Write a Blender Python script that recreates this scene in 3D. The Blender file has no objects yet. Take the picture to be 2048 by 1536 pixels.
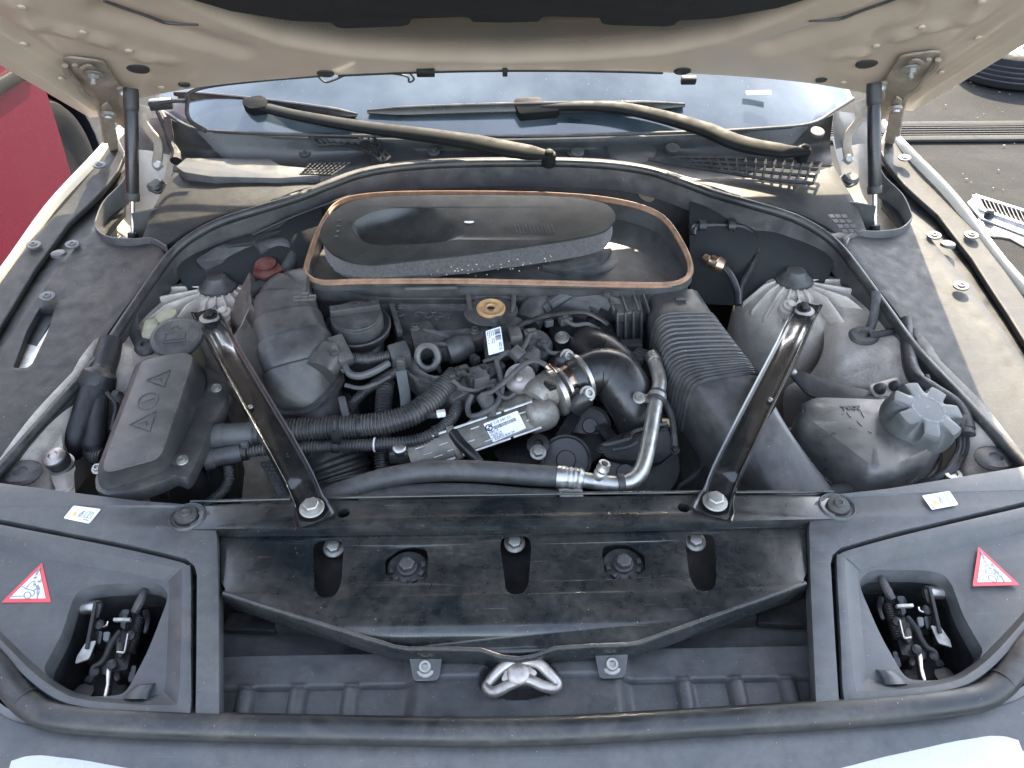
import bpy, bmesh, math, random
from mathutils import Vector, Matrix, geometry
from math import sin, cos, pi, radians, sqrt, atan2
random.seed(7)
scene = bpy.context.scene
COL = scene.collection

# ---------------------------------------------------------------- camera
CAM_LOC = Vector((-0.01636, 0.0, 1.60))
PITCH, YAW, ROLL, FPX = radians(38.0), radians(-1.1055), radians(-0.0785), 1538.0
cam_data = bpy.data.cameras.new('camera')
cam_data.sensor_width = 36.0
cam_data.lens = 36.0 * FPX / 2048.0
cam_data.clip_start, cam_data.clip_end = 0.02, 400.0
cam = bpy.data.objects.new('camera', cam_data)
COL.objects.link(cam)
CAM_ROT = Matrix.Rotation(YAW, 3, 'Z') @ Matrix.Rotation(pi / 2 - PITCH, 3, 'X') @ Matrix.Rotation(ROLL, 3, 'Z')
cam.matrix_world = Matrix.Translation(CAM_LOC) @ CAM_ROT.to_4x4()
scene.camera = cam

# ---------------------------------------------------------------- sky and sun
SUN_EL, SUN_AZ = radians(38.8), radians(14.5)      # azimuth from +Y towards +X
world = bpy.data.worlds.new('World')
scene.world = world
world.use_nodes = True
wn = world.node_tree
bg = wn.nodes['Background']
sky = wn.nodes.new('ShaderNodeTexSky')
sky.sky_type = 'NISHITA'
sky.sun_disc = False
sky.sun_elevation = SUN_EL
sky.sun_rotation = SUN_AZ
sky.air_density, sky.dust_density, sky.ozone_density = 1.0, 1.6, 1.0
hs_ = wn.nodes.new('ShaderNodeHueSaturation')          # hazy summer sky, a little paler than the clear model
hs_.inputs['Saturation'].default_value = 0.62
wn.links.new(sky.outputs[0], hs_.inputs['Color'])
wn.links.new(hs_.outputs[0], bg.inputs[0])
bg.inputs[1].default_value = 0.15
sun_data = bpy.data.lights.new('sun', 'SUN')
sun_data.energy = 2.8
sun_data.angle = radians(0.55)
sun_data.color = (1.0, 0.86, 0.62)
sun = bpy.data.objects.new('sun', sun_data)
COL.objects.link(sun)
SUN_DIR = Vector((sin(SUN_AZ) * cos(SUN_EL), cos(SUN_AZ) * cos(SUN_EL), sin(SUN_EL)))
sun.rotation_euler = SUN_DIR.to_track_quat('Z', 'Y').to_euler()
sun.location = (2, 4, 6)
vs = scene.view_settings
vs.view_transform = 'Standard'
vs.look = 'None'
vs.exposure = 3.05
vs.gamma = 1.0
vs.use_curve_mapping = False

# ---------------------------------------------------------------- pixel -> place
def ray(x, y):
    return CAM_ROT @ Vector(((x - 1024.0) / FPX, -(y - 768.0) / FPX, -1.0))
def P(x, y, z):
    d = ray(x, y)
    return CAM_LOC + d * ((z - CAM_LOC.z) / d.z)
def PY(x, y, Y):
    d = ray(x, y)
    return CAM_LOC + d * ((Y - CAM_LOC.y) / d.y)
def PS(x, y, f):
    """point where the pixel's ray meets the surface z = f(X, Y)"""
    d = ray(x, y)
    a, b = 0.3, 9.0
    for _ in range(900):
        n = a + 0.01
        p = CAM_LOC + d * n
        if p.z < f(p.x, p.y) and d.z < 0 or p.y > 8:
            break
        a = n
    b = a + 0.01
    for _ in range(30):
        m = (a + b) / 2
        p = CAM_LOC + d * m
        if p.z > f(p.x, p.y): a = m
        else: b = m
    return CAM_LOC + d * ((a + b) / 2)
def PB(x, y, f):
    """same for a surface above the ray (the open bonnet)"""
    d = ray(x, y)
    a = 0.9
    for _ in range(900):
        p = CAM_LOC + d * (a + 0.004)
        if p.z > f(p.x, p.y) : pass
        if f(p.x, p.y) < p.z: break
        a += 0.004
    b = a + 0.004
    for _ in range(30):
        m = (a + b) / 2
        p = CAM_LOC + d * m
        if p.z < f(p.x, p.y): a = m
        else: b = m
    return CAM_LOC + d * ((a + b) / 2)
def PP(pts): return [P(*p) for p in pts]
def PZ(pts, z): return [P(p[0], p[1], z(p[1]) if callable(z) else z) for p in pts]
MX = lambda v: Vector((-v[0], v[1], v[2]))
def sym(half): return list(half) + [MX(p) for p in reversed(half)]
V3 = Vector
UP = Vector((0, 0, 1))

# ---------------------------------------------------------------- geometry: everything returns (verts, faces)
def join(*gs):
    V, F = [], []
    for g in gs:
        o = len(V)
        V += g[0]
        F += [tuple(i + o for i in f) for f in g[1]]
    return V, F
def mirror(g): return [MX(v) for v in g[0]], [tuple(reversed(f)) for f in g[1]]
def move(g, m):
    if isinstance(m, Vector): m = Matrix.Translation(m)
    return [m @ Vector(v) for v in g[0]], list(g[1])
def catmull(pts, k=6, closed=False):
    pts = [Vector(p) for p in pts]
    n = len(pts)
    if n < 3 and not closed:
        return [pts[0].lerp(pts[-1], i / k) for i in range(k + 1)]
    out = []
    for i in range(n if closed else n - 1):
        p1, p2 = pts[i], pts[(i + 1) % n]
        p0 = pts[(i - 1) % n] if closed or i > 0 else p1 * 2 - p2
        p3 = pts[(i + 2) % n] if closed or i < n - 2 else p2 * 2 - p1
        for j in range(k):
            t = j / k
            out.append(0.5 * ((2 * p1) + (p2 - p0) * t + (2 * p0 - 5 * p1 + 4 * p2 - p3) * t * t + (3 * p1 - p0 - 3 * p2 + p3) * t ** 3))
    if not closed: out.append(pts[-1])
    return out
def resample(pts, n, closed=False):
    pts = list(pts) + ([pts[0]] if closed else [])
    L = [0]
    for a, b in zip(pts, pts[1:]): L.append(L[-1] + (b - a).length)
    out, j = [], 0
    m = n if closed else n - 1
    for i in range(n):
        s = L[-1] * i / m
        while j < len(L) - 2 and L[j + 1] < s: j += 1
        out.append(pts[j].lerp(pts[j + 1], min(1, (s - L[j]) / max(1e-9, L[j + 1] - L[j]))))
    return out
def rounded(pts, r, k=4):
    """polygon with its corners rounded by r"""
    out, n = [], len(pts)
    for i in range(n):
        a, b, c = Vector(pts[i - 1]), Vector(pts[i]), Vector(pts[(i + 1) % n])
        u, w = (a - b), (c - b)
        rr = min(r, u.length * .45, w.length * .45)
        p, q = b + u.normalized() * rr, b + w.normalized() * rr
        for j in range(k + 1):
            t = j / k
            out.append(p * (1 - t) ** 2 + b * 2 * t * (1 - t) + q * t * t)
    return out
def slab(outline, thick=.004, holes=(), d=None):
    """plate with its top on the outline, thickness along d (down by default)"""
    loops = [[Vector(p) for p in outline]] + [[Vector(p) for p in h] for h in holes]
    tri = geometry.tessellate_polygon(loops)
    flat = [p for l in loops for p in l]
    n = len(flat)
    off = (d if d is not None else -UP) * thick
    nrm = Vector((0, 0, 0))
    for t in tri: nrm += (flat[t[1]] - flat[t[0]]).cross(flat[t[2]] - flat[t[0]])
    flip = nrm.dot(off) > 0
    V = flat + [p + off for p in flat]
    F = []
    for t in tri:
        t = tuple(t)
        if flip: t = t[::-1]
        F.append(t); F.append(tuple(i + n for i in t[::-1]))
    o = 0
    for l in loops:
        m = len(l)
        for i in range(m):
            a, b = o + i, o + (i + 1) % m
            F.append((a, b, b + n, a + n))
        o += m
    return V, F
def grid(rows, closed=False):
    V = [p for r in rows for p in r]
    m = len(rows[0])
    F = []
    for i in range(len(rows) - 1):
        for j in range(m if closed else m - 1):
            j2 = (j + 1) % m
            F.append((i * m + j, i * m + j2, (i + 1) * m + j2, (i + 1) * m + j))
    return V, F
def skin(rows, k=4, kr=4, fn=None):
    """smooth sheet through rows of control points"""
    rows = [catmull(r, k) for r in rows]
    m = len(rows[0])
    cols = [catmull([r[j] for r in rows], kr) for j in range(m)]
    rr = [[cols[j][i] for j in range(m)] for i in range(len(cols[0]))]
    if fn: rr = [[fn(p) for p in r] for r in rr]
    return grid(rr)
def hfield(x0, x1, y0, y1, nx, ny, f):
    return grid([[Vector((x0 + (x1 - x0) * j / nx, y0 + (y1 - y0) * i / ny, 0)) for j in range(nx + 1)] for i in range(ny + 1)]) if f is None else \
        grid([[Vector((x0 + (x1 - x0) * j / nx, y0 + (y1 - y0) * i / ny, f(x0 + (x1 - x0) * j / nx, y0 + (y1 - y0) * i / ny))) for j in range(nx + 1)] for i in range(ny + 1)])
def thicken(g, t, d=None):
    V, F = g
    n = len(V)
    off = (d if d is not None else -UP) * t
    V2 = list(V) + [v + off for v in V]
    cnt = {}
    for f in F:
        for a, b in zip(f, f[1:] + f[:1]): cnt[(a, b)] = 1
    F2 = list(F) + [tuple(i + n for i in reversed(f)) for f in F]
    for (a, b) in cnt:
        if (b, a) not in cnt: F2.append((b, a, a + n, b + n))
    return V2, F2
def frames(path, closed=False):
    T = []
    n = len(path)
    for i in range(n):
        a = path[i - 1] if (i > 0 or closed) else path[i]
        b = path[(i + 1) % n] if (i < n - 1 or closed) else path[i]
        T.append((b - a).normalized())
    ref = UP if abs(T[0].dot(UP)) < .9 else Vector((0, 1, 0))
    N = [(ref - T[0] * ref.dot(T[0])).normalized()]
    for i in range(1, n):
        v = N[-1] - T[i] * N[-1].dot(T[i])
        N.append(v.normalized())
    return T, N
def tube(pts, r, seg=14, k=6, closed=False, caps=True, flat=1.0):
    """r: number, list per control point, or function of t in 0..1; flat squashes along the frame normal"""
    path = catmull(pts, k, closed) if k > 1 else [Vector(p) for p in pts]
    T, N = frames(path, closed)
    n = len(path)
    rows = []
    for i, p in enumerate(path):
        t = i / max(1, n - 1)
        if callable(r): rr = r(t)
        elif isinstance(r, (list, tuple)):
            u = t * (len(r) - 1); a = min(int(u), len(r) - 2); rr = r[a] + (r[a + 1] - r[a]) * (u - a)
        else: rr = r
        B = T[i].cross(N[i])
        rows.append([p + (N[i] * sin(2 * pi * j / seg) * flat + B * cos(2 * pi * j / seg)) * rr for j in range(seg)])
    if closed: rows.append(rows[0])
    V, F = grid(rows, True)
    if caps and not closed:
        F.append(tuple(range(seg))[::-1])
        F.append(tuple(range((n - 1) * seg, n * seg)))
    return V, [f[::-1] for f in F]
def corrugated(pts, r, pitch=.0042, depth=.0016, seg=16):
    path = catmull(pts, 10)
    L = sum((b - a).length for a, b in zip(path, path[1:]))
    n = max(2, int(L / pitch)) * 4 + 1
    path = resample(path, n)
    prof = [0, -depth, -depth, 0]
    T, N = frames(path)
    rows = []
    for i, p in enumerate(path):
        rr = r + prof[i % 4]
        B = T[i].cross(N[i])
        rows.append([p + (N[i] * sin(2 * pi * j / seg) + B * cos(2 * pi * j / seg)) * rr for j in range(seg)])
    V, F = grid(rows, True)
    F.append(tuple(range(seg))[::-1]); F.append(tuple(range((n - 1) * seg, n * seg)))
    return V, [f[::-1] for f in F]
def lathe(prof, seg=28, c=(0, 0, 0), axis=(0, 0, 1), rf=None):
    """prof: (radius, height) from bottom to top"""
    ax = Vector(axis).normalized()
    M = ax.to_track_quat('Z', 'Y').to_matrix()
    c = Vector(c)
    rows = []
    for (r, h) in prof:
        rows.append([c + M @ Vector(((rf(2 * pi * j / seg, r, h) if rf else r) * cos(2 * pi * j / seg), (rf(2 * pi * j / seg, r, h) if rf else r) * sin(2 * pi * j / seg), h)) for j in range(seg)])
    V, F = grid(rows, True)
    n = len(prof)
    F.append(tuple(range(seg))[::-1]); F.append(tuple(range((n - 1) * seg, n * seg)))
    return V, F
def box(c, sx, sy, sz, R=None):
    V = [Vector((x * sx / 2, y * sy / 2, z * sz / 2)) for x in (-1, 1) for y in (-1, 1) for z in (-1, 1)]
    if R is not None: V = [R @ v for v in V]
    c = Vector(c)
    F = [(0, 1, 3, 2), (4, 6, 7, 5), (0, 4, 5, 1), (2, 3, 7, 6), (0, 2, 6, 4), (1, 5, 7, 3)]
    return [c + v for v in V], F
def bar(a, b, w, h, up=UP):
    """box from a to b, w wide and h high"""
    a, b = Vector(a), Vector(b)
    t = (b - a).normalized()
    s = t.cross(up).normalized()
    u = s.cross(t)
    V = [p + s * (i * w / 2) + u * (j * h / 2) for p in (a, b) for (i, j) in ((-1, -1), (1, -1), (1, 1), (-1, 1))]
    return V, [(0, 3, 2, 1), (4, 5, 6, 7), (0, 1, 5, 4), (1, 2, 6, 5), (2, 3, 7, 6), (3, 0, 4, 7)]
def loft(secs, caps=True):
    V, F = grid(secs, True)
    m = len(secs[0]); n = len(secs)
    if caps:
        F.append(tuple(range(m))[::-1]); F.append(tuple(range((n - 1) * m, n * m)))
    return V, F
def wall(path, h, t=.003, d=None):
    """upright strip hanging from the path"""
    dn = (d if d is not None else -UP) * h
    path = [Vector(p) for p in path]
    T, _ = frames(path)
    V, F = [], []
    for p, tt in zip(path, T):
        s = tt.cross(UP).normalized() * t
        V += [p, p + dn, p + dn + s, p + s]
    for i in range(len(path) - 1):
        a, b = i * 4, i * 4 + 4
        for j in range(4): F.append((a + j, a + (j + 1) % 4, b + (j + 1) % 4, b + j))
    F.append((0, 3, 2, 1)); e = (len(path) - 1) * 4; F.append((e, e + 1, e + 2, e + 3))
    return V, F
def circle(c, r, n=20, axis=UP, ry=None):
    M = Vector(axis).normalized().to_track_quat('Z', 'Y').to_matrix()
    return [Vector(c) + M @ Vector((r * cos(2 * pi * i / n), (ry or r) * sin(2 * pi * i / n), 0)) for i in range(n)]

# ---------------------------------------------------------------- objects
def mesh_of(name, g, mat, bevel=0, segs=2, ang=35, smooth=True):
    me = bpy.data.meshes.new(name)
    bm = bmesh.new()
    vs_ = [bm.verts.new(v) for v in g[0]]
    for f in g[1]:
        try: bm.faces.new([vs_[i] for i in f])
        except ValueError: pass
    bmesh.ops.remove_doubles(bm, verts=bm.verts, dist=1e-6)
    bmesh.ops.recalc_face_normals(bm, faces=bm.faces)
    if bevel:
        es = [e for e in bm.edges if len(e.link_faces) == 2 and e.calc_face_angle(0) > radians(30)]
        bmesh.ops.bevel(bm, geom=es, offset=bevel, segments=segs, profile=.5, affect='EDGES', clamp_overlap=True)
    bm.to_mesh(me); bm.free()
    me.polygons.foreach_set('use_smooth', [smooth] * len(me.polygons))
    if smooth: me.set_sharp_from_angle(angle=radians(ang))
    if mat is not None: me.materials.append(MAT[mat])
    return me
ROOTS = {}
def root(name, label, cat, loc, group=None):
    o = bpy.data.objects.new(name, None)
    COL.objects.link(o); o.location = loc
    o.empty_display_size = .1
    o['label'] = label; o['category'] = cat
    if group: o['group'] = group
    ROOTS[name] = o
    return o
def attach(o, parent):
    if parent is None: return
    o.parent = parent
    if parent.type == 'EMPTY':
        o.matrix_parent_inverse = Matrix.Translation(-parent.location)
def obj(name, g, mat, parent=None, label=None, bevel=0, segs=2, ang=35, smooth=True, cat=None, kind=None, group=None):
    me = mesh_of(name, g, mat, bevel, segs, ang, smooth) if isinstance(g, tuple) else g
    o = bpy.data.objects.new(name, me)
    COL.objects.link(o)
    attach(o, parent)
    if label: o['label'] = label
    if cat: o['category'] = cat
    if kind: o['kind'] = kind
    if group: o['group'] = group
    return o
def pair(name, g, mat, parents, labels=(None, None), **kw):
    """left piece and its mirror image on the right; parents: one object or a (left, right) tuple"""
    pa = parents if isinstance(parents, tuple) else (parents, parents)
    return (obj(name, g, mat, pa[0], labels[0], **kw), obj(name, mirror(g), mat, pa[1], labels[1], **kw))
SHARED = {}
def inst(name, me, c, parent, axis=UP, rot=0, scale=1, label=None):
    o = bpy.data.objects.new(name, me)
    COL.objects.link(o)
    M = Matrix.Translation(Vector(c)) @ Vector(axis).normalized().to_track_quat('Z', 'Y').to_matrix().to_4x4() @ Matrix.Rotation(rot, 4, 'Z') @ Matrix.Scale(scale, 4)
    attach(o, parent)
    o.matrix_basis = M
    if label: o['label'] = label
    return o
def text(name, s, size, mat, parent, M, depth=.0003, align='CENTER'):
    cu = bpy.data.curves.new(name, 'FONT')
    cu.body = s; cu.size = size; cu.extrude = depth
    cu.align_x = align; cu.align_y = 'CENTER'
    cu.resolution_u = 2
    tmp = bpy.data.objects.new(name, cu)
    COL.objects.link(tmp)
    me = bpy.data.meshes.new_from_object(tmp.evaluated_get(bpy.context.evaluated_depsgraph_get()))
    bpy.data.objects.remove(tmp)
    me.name = name
    me.materials.clear(); me.materials.append(MAT[mat])
    o = bpy.data.objects.new(name, me)
    COL.objects.link(o)
    attach(o, parent)
    o.matrix_basis = M
    return o
def basis(o, u, v):
    """matrix with origin o, x along u, y near v"""
    u = Vector(u).normalized(); w = u.cross(Vector(v)).normalized(); v = w.cross(u)
    return Matrix.Translation(Vector(o)) @ Matrix((u, v, w)).transposed().to_4x4()

# ---------------------------------------------------------------- materials
MAT = {}
def mat(name, base, rough=.5, metal=0., dust=None, damt=.5, dscale=14., dlo=.45, dhi=.7, bump=0., bscale=300., coat=0., spec=.5, var=.25, vscale=40., rvar=.12, aniso=0, sheen=0., recess_tone=None, scratch=0.):
    m = bpy.data.materials.new(name)
    m.use_nodes = True
    nt = m.node_tree
    b = nt.nodes['Principled BSDF']
    N, L = nt.nodes.new, nt.links.new
    b.inputs['Roughness'].default_value = rough
    b.inputs['Metallic'].default_value = metal
    b.inputs['Specular IOR Level'].default_value = spec
    b.inputs['Coat Weight'].default_value = coat
    b.inputs['Coat Roughness'].default_value = .08
    if sheen:
        b.inputs['Sheen Weight'].default_value = sheen
    tc = N('ShaderNodeTexCoord')
    geo = N('ShaderNodeNewGeometry')
    def noise(sc, det=5, r=.6, dist=0):
        n = N('ShaderNodeTexNoise'); n.inputs['Scale'].default_value = sc; n.inputs['Detail'].default_value = det
        n.inputs['Roughness'].default_value = r; n.inputs['Distortion'].default_value = dist
        L(tc.outputs['Object'], n.inputs['Vector']); return n
    def mix(a, bb, f):
        x = N('ShaderNodeMix'); x.data_type = 'RGBA'
        for i, v in ((6, a), (7, bb)):
            if isinstance(v, tuple): x.inputs[i].default_value = (*v, 1) if len(v) == 3 else v
            else: L(v, x.inputs[i])
        if isinstance(f, float): x.inputs[0].default_value = f
        else: L(f, x.inputs[0])
        return x.outputs[2]
    def ramp(src, lo, hi, a=0., c=1.):
        r = N('ShaderNodeMapRange'); r.inputs[1].default_value = lo; r.inputs[2].default_value = hi
        r.inputs[3].default_value = a; r.inputs[4].default_value = c; L(src, r.inputs[0]); return r.outputs[0]
    n1 = noise(vscale)
    dark = tuple(c * (1 - var) for c in base); light = tuple(min(1, c * (1 + var)) for c in base)
    col = mix(dark, light, ramp(n1.outputs['Fac'], .3, .7))
    ro = ramp(n1.outputs['Fac'], .3, .7, max(.02, rough - rvar), min(1, rough + rvar))
    if dust:
        n2 = noise(dscale, 8, .68, .6)
        n3 = noise(dscale * 14, 3, .7)
        f1 = ramp(n2.outputs['Fac'], dlo, dhi)
        mul = N('ShaderNodeMath'); mul.operation = 'MULTIPLY'; L(f1, mul.inputs[0]); L(ramp(n3.outputs['Fac'], .25, .6, .35, 1.), mul.inputs[1])
        sep = N('ShaderNodeSeparateXYZ'); L(geo.outputs['Normal'], sep.inputs[0])
        upf = ramp(sep.outputs['Z'], -.2, .8, .25, 1.)
        mul2 = N('ShaderNodeMath'); mul2.operation = 'MULTIPLY'; L(mul.outputs[0], mul2.inputs[0]); L(upf, mul2.inputs[1])
        mul3 = N('ShaderNodeMath'); mul3.operation = 'MULTIPLY'; L(mul2.outputs[0], mul3.inputs[0]); mul3.inputs[1].default_value = damt
        col = mix(col, dust, mul3.outputs[0])
        x = N('ShaderNodeMix'); x.data_type = 'FLOAT'; L(mul3.outputs[0], x.inputs[0]); L(ro, x.inputs[2]); x.inputs[3].default_value = .9
        ro = x.outputs[0]
        # a few pale specks of grit
        n4 = noise(420, 1, .4)
        col = mix(col, tuple(min(1, c * 1.8) for c in dust), ramp(n4.outputs['Fac'], .775, .80, 0., .6))
    if scratch:    # hairline scratches in two directions
        for ang, sc in ((.5, 5.), (-.9, 7.)):
            mp = N('ShaderNodeMapping'); mp.inputs['Rotation'].default_value = (0, 0, ang); mp.inputs['Scale'].default_value = (sc, sc * 55, sc * 55)
            L(tc.outputs['Object'], mp.inputs[0])
            ns = N('ShaderNodeTexNoise'); ns.inputs['Scale'].default_value = 2.2; ns.inputs['Detail'].default_value = 2; L(mp.outputs[0], ns.inputs['Vector'])
            col = mix(col, (.22, .21, .19), ramp(ns.outputs['Fac'], .70, .76, 0., scratch))
    if recess_tone:      # second, darker and smoother colour where the attribute says so
        at = N('ShaderNodeAttribute'); at.attribute_name = 'recess_tone'
        col = mix(col, recess_tone, at.outputs['Fac'])
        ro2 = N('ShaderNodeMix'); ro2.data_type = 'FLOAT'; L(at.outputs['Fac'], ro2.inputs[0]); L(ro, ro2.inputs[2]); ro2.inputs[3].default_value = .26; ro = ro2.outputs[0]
    L(col, b.inputs['Base Color'])
    L(ro, b.inputs['Roughness'])
    if bump:
        nb = noise(bscale, 4, .6)
        bp = N('ShaderNodeBump'); bp.inputs['Strength'].default_value = bump; bp.inputs['Distance'].default_value = .002
        L(nb.outputs['Fac'], bp.inputs['Height']); L(bp.outputs[0], b.inputs['Normal'])
    MAT[name] = m
    return m
DUST = (.24, .21, .175)
mat('trim_plastic', (.054, .057, .060), .47, dust=DUST, damt=.26, scratch=.22, dscale=9, dlo=.35, dhi=.75, bump=.12, bscale=900)
mat('bay_plastic', (.046, .046, .047), .46, dust=DUST, damt=.40, dscale=16, bump=.08, bscale=700)
mat('duct_plastic', (.050, .050, .050), .42, dust=DUST, damt=.35, dscale=12, bump=.05, bscale=500)
mat('dark_plastic', (.012, .0125, .0135), .5, dust=DUST, damt=.18, dscale=20)
mat('gloss_plastic', (.014, .014, .015), .30, dust=DUST, damt=.15, dscale=25, rvar=.06)
mat('rubber', (.022, .022, .023), .55, dust=DUST, damt=.35, dscale=18, bump=.05)
mat('seal_rubber', (.018, .019, .020), .42, dust=DUST, damt=.30, dscale=8)
mat('hose_rubber', (.048, .048, .049), .58, dust=DUST, damt=.3, dscale=30, bump=.15, bscale=600)
mat('loom', (.042, .042, .043), .38, dust=DUST, damt=.4, dscale=40)
mat('tape', (.012, .012, .014), .55, bump=.5, bscale=120)
mat('black_steel', (.008, .011, .013), .27, dust=(.22, .19, .155), damt=.38, scratch=.35, dscale=8, dlo=.40, dhi=.85, rvar=.08, coat=.2)
mat('brace_paint', (.011, .011, .011), .21, dust=DUST, damt=.12, dscale=30, rvar=.03, coat=.6)
mat('cast_alloy', (.53, .475, .415), .45, .15, dust=(.11, .085, .065), damt=.75, dscale=16, dlo=.42, dhi=.70, bump=.4, bscale=260, var=.12)
mat('body_inner', (.44, .40, .345), .42, .1, dust=(.13, .10, .08), damt=.55, dscale=9, dlo=.46, dhi=.75, var=.08)
mat('body_paint', (.52, .485, .42), .32, .0, dust=(.30, .26, .21), damt=.18, dscale=6, var=.04, coat=.6, rvar=.05)
mat('bonnet_inner', (.52, .42, .32), .40, .0, recess_tone=(.085, .075, .062), dust=(.23, .165, .115), damt=.5, dscale=5, dlo=.47, dhi=.75, var=.07, vscale=9, coat=.25)
mat('white_bumper', (.42, .42, .41), .3, 0, dust=(.4, .38, .33), damt=.15, var=.03, coat=.5)
mat('felt_mat', (.010, .0115, .0125), .95, bump=.4, bscale=500)
mat('steel', (.46, .44, .41), .3, .9, dust=(.16, .12, .09), damt=.4, dscale=40, var=.2)
mat('zinc', (.36, .35, .32), .42, .7, dust=(.16, .12, .085), damt=.6, dscale=60, var=.2)
mat('aluminium', (.44, .44, .42), .40, .9, dust=(.18, .16, .13), damt=.5, dscale=35, var=.18, vscale=90, bump=.1)
mat('egr_steel', (.15, .14, .12), .34, .85, dust=(.06, .05, .04), damt=.5, dscale=22, var=.25, vscale=60)
mat('copper_steel', (.50, .36, .26), .22, .95, dust=(.1, .08, .06), damt=.3, dscale=40)
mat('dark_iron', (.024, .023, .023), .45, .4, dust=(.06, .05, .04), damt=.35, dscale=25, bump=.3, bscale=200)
mat('gasket', (.28, .16, .095), .42, dust=(.12, .085, .06), damt=.6, dscale=24, dlo=.46, dhi=.62, var=.3, vscale=50)
mat('filter_felt', (.075, .07, .07), 1., dust=(.03, .027, .024), damt=.6, dscale=22, dlo=.4, dhi=.6, bump=.8, bscale=900, sheen=.3, var=.4, vscale=220)
mat('filter_plate', (.024, .025, .024), .36, dust=(.2, .19, .17), damt=.10, dscale=14, rvar=.06)
mat('cap_grey', (.055, .060, .060), .45, dust=DUST, damt=.2, dscale=30, var=.1)
mat('tank_plastic', (.065, .064, .062), .36, dust=DUST, damt=.5, dscale=14)
mat('red_cap', (.12, .03, .027), .6, dust=DUST, damt=.5, dscale=40)
mat('khaki', (.30, .28, .19), .6, dust=(.12, .1, .07), damt=.5, dscale=40)
mat('ochre_rubber', (.45, .27, .12), .6, dust=(.16, .1, .06), damt=.5, dscale=60)
mat('white_print', (.74, .76, .80), .4, var=.03)
mat('white_clip', (.70, .70, .68), .5)
mat('red_print', (.62, .06, .07), .4, var=.04)
mat('yellow_print', (.80, .52, .04), .4, var=.04)
mat('black_print', (.018, .018, .03), .5, var=.05)
mat('grey_print', (.22, .24, .27), .5, var=.05)
mat('stain', (.20, .17, .13), .9, bump=.5, bscale=150)
mat('twig', (.40, .35, .24), .9)
mat('debris', (.46, .42, .34), .9)
mat('red_paint', (.105, .006, .020), .26, rvar=.02, coat=.7, var=.03)
mat('tyre', (.011, .011, .012), .8, spec=.2, dust=(.05, .048, .045), damt=.4, dscale=12, bump=.2, bscale=120)
mat('alloy_wheel', (.62, .62, .62), .3, .8, dust=(.2, .18, .15), damt=.3, var=.1)
mat('asphalt', (.020, .020, .020), .95, spec=.08, dust=(.05, .047, .043), damt=.45, dscale=2.4, bump=.9, bscale=90, var=.5, vscale=120)
mat('rail_metal', (.10, .105, .105), .5, .4, dust=(.15, .13, .11), damt=.5, dscale=5)
mat('hinge_steel', (.30, .255, .20), .5, .2, dust=(.10, .07, .05), damt=.7, dscale=18, dlo=.4, dhi=.65)
mat('side_plastic', (.017, .0185, .020), .55, spec=.3, dust=DUST, damt=.20, scratch=.25, dscale=9, dlo=.38, dhi=.75, bump=.12, bscale=900)
mat('worn_steel', (.34, .31, .285), .38, .8, dust=(.12, .09, .07), damt=.6, dscale=50)
mat('dirty_alloy', (.27, .25, .22), .45, .4, dust=(.06, .05, .04), damt=.7, dscale=30, dlo=.42, dhi=.66, bump=.5, bscale=220)
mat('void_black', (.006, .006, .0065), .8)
mat('channel_iron', (.030, .031, .031), .85, 0., spec=.12, dust=(.06, .055, .05), damt=.5, dscale=5)
mat('eye_grey', (.09, .09, .088), .4, .3, dust=DUST, damt=.4, dscale=40)
mat('wiper_black', (.008, .0085, .0085), .62, spec=.12, dust=(.03, .03, .028), damt=.3, dscale=30)
mat('blue_tape', (.10, .32, .72), .5)
def glass_mat():
    m = bpy.data.materials.new('windscreen_glass'); m.use_nodes = True
    nt = m.node_tree; N, L = nt.nodes.new, nt.links.new
    b = nt.nodes['Principled BSDF']
    b.inputs['Base Color'].default_value = (.012, .02, .026, 1)
    b.inputs['Specular IOR Level'].default_value = .9
    tc = N('ShaderNodeTexCoord')
    n = N('ShaderNodeTexNoise'); n.inputs['Scale'].default_value = 7; n.inputs['Detail'].default_value = 6
    L(tc.outputs['Object'], n.inputs['Vector'])
    n2 = N('ShaderNodeTexNoise'); n2.inputs['Scale'].default_value = 260; n2.inputs['Detail'].default_value = 2
    L(tc.outputs['Object'], n2.inputs['Vector'])
    r = N('ShaderNodeMapRange'); r.inputs[1].default_value = .3; r.inputs[2].default_value = .8; r.inputs[3].default_value = .03; r.inputs[4].default_value = .16
    L(n.outputs['Fac'], r.inputs[0]); L(r.outputs[0], b.inputs['Roughness'])
    r2 = N('ShaderNodeMapRange'); r2.inputs[1].default_value = .755; r2.inputs[2].default_value = .78
    L(n2.outputs['Fac'], r2.inputs[0])
    r3 = N('ShaderNodeMapRange'); r3.inputs[1].default_value = .3; r3.inputs[2].default_value = .75; r3.inputs[3].default_value = .0; r3.inputs[4].default_value = .20
    L(n.outputs['Fac'], r3.inputs[0])
    mx = N('ShaderNodeMath'); mx.operation = 'MAXIMUM'; L(r2.outputs[0], mx.inputs[0]); L(r3.outputs[0], mx.inputs[1])
    x = N('ShaderNodeMix'); x.data_type = 'RGBA'; x.inputs[6].default_value = (.012, .022, .03, 1); x.inputs[7].default_value = (.36, .42, .46, 1)  # dust specks, plus a blue-grey film that paints in reflected sky
    L(mx.outputs[0], x.inputs[0]); L(x.outputs[2], b.inputs['Base Color'])
    MAT['glass'] = m
glass_mat()

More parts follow.
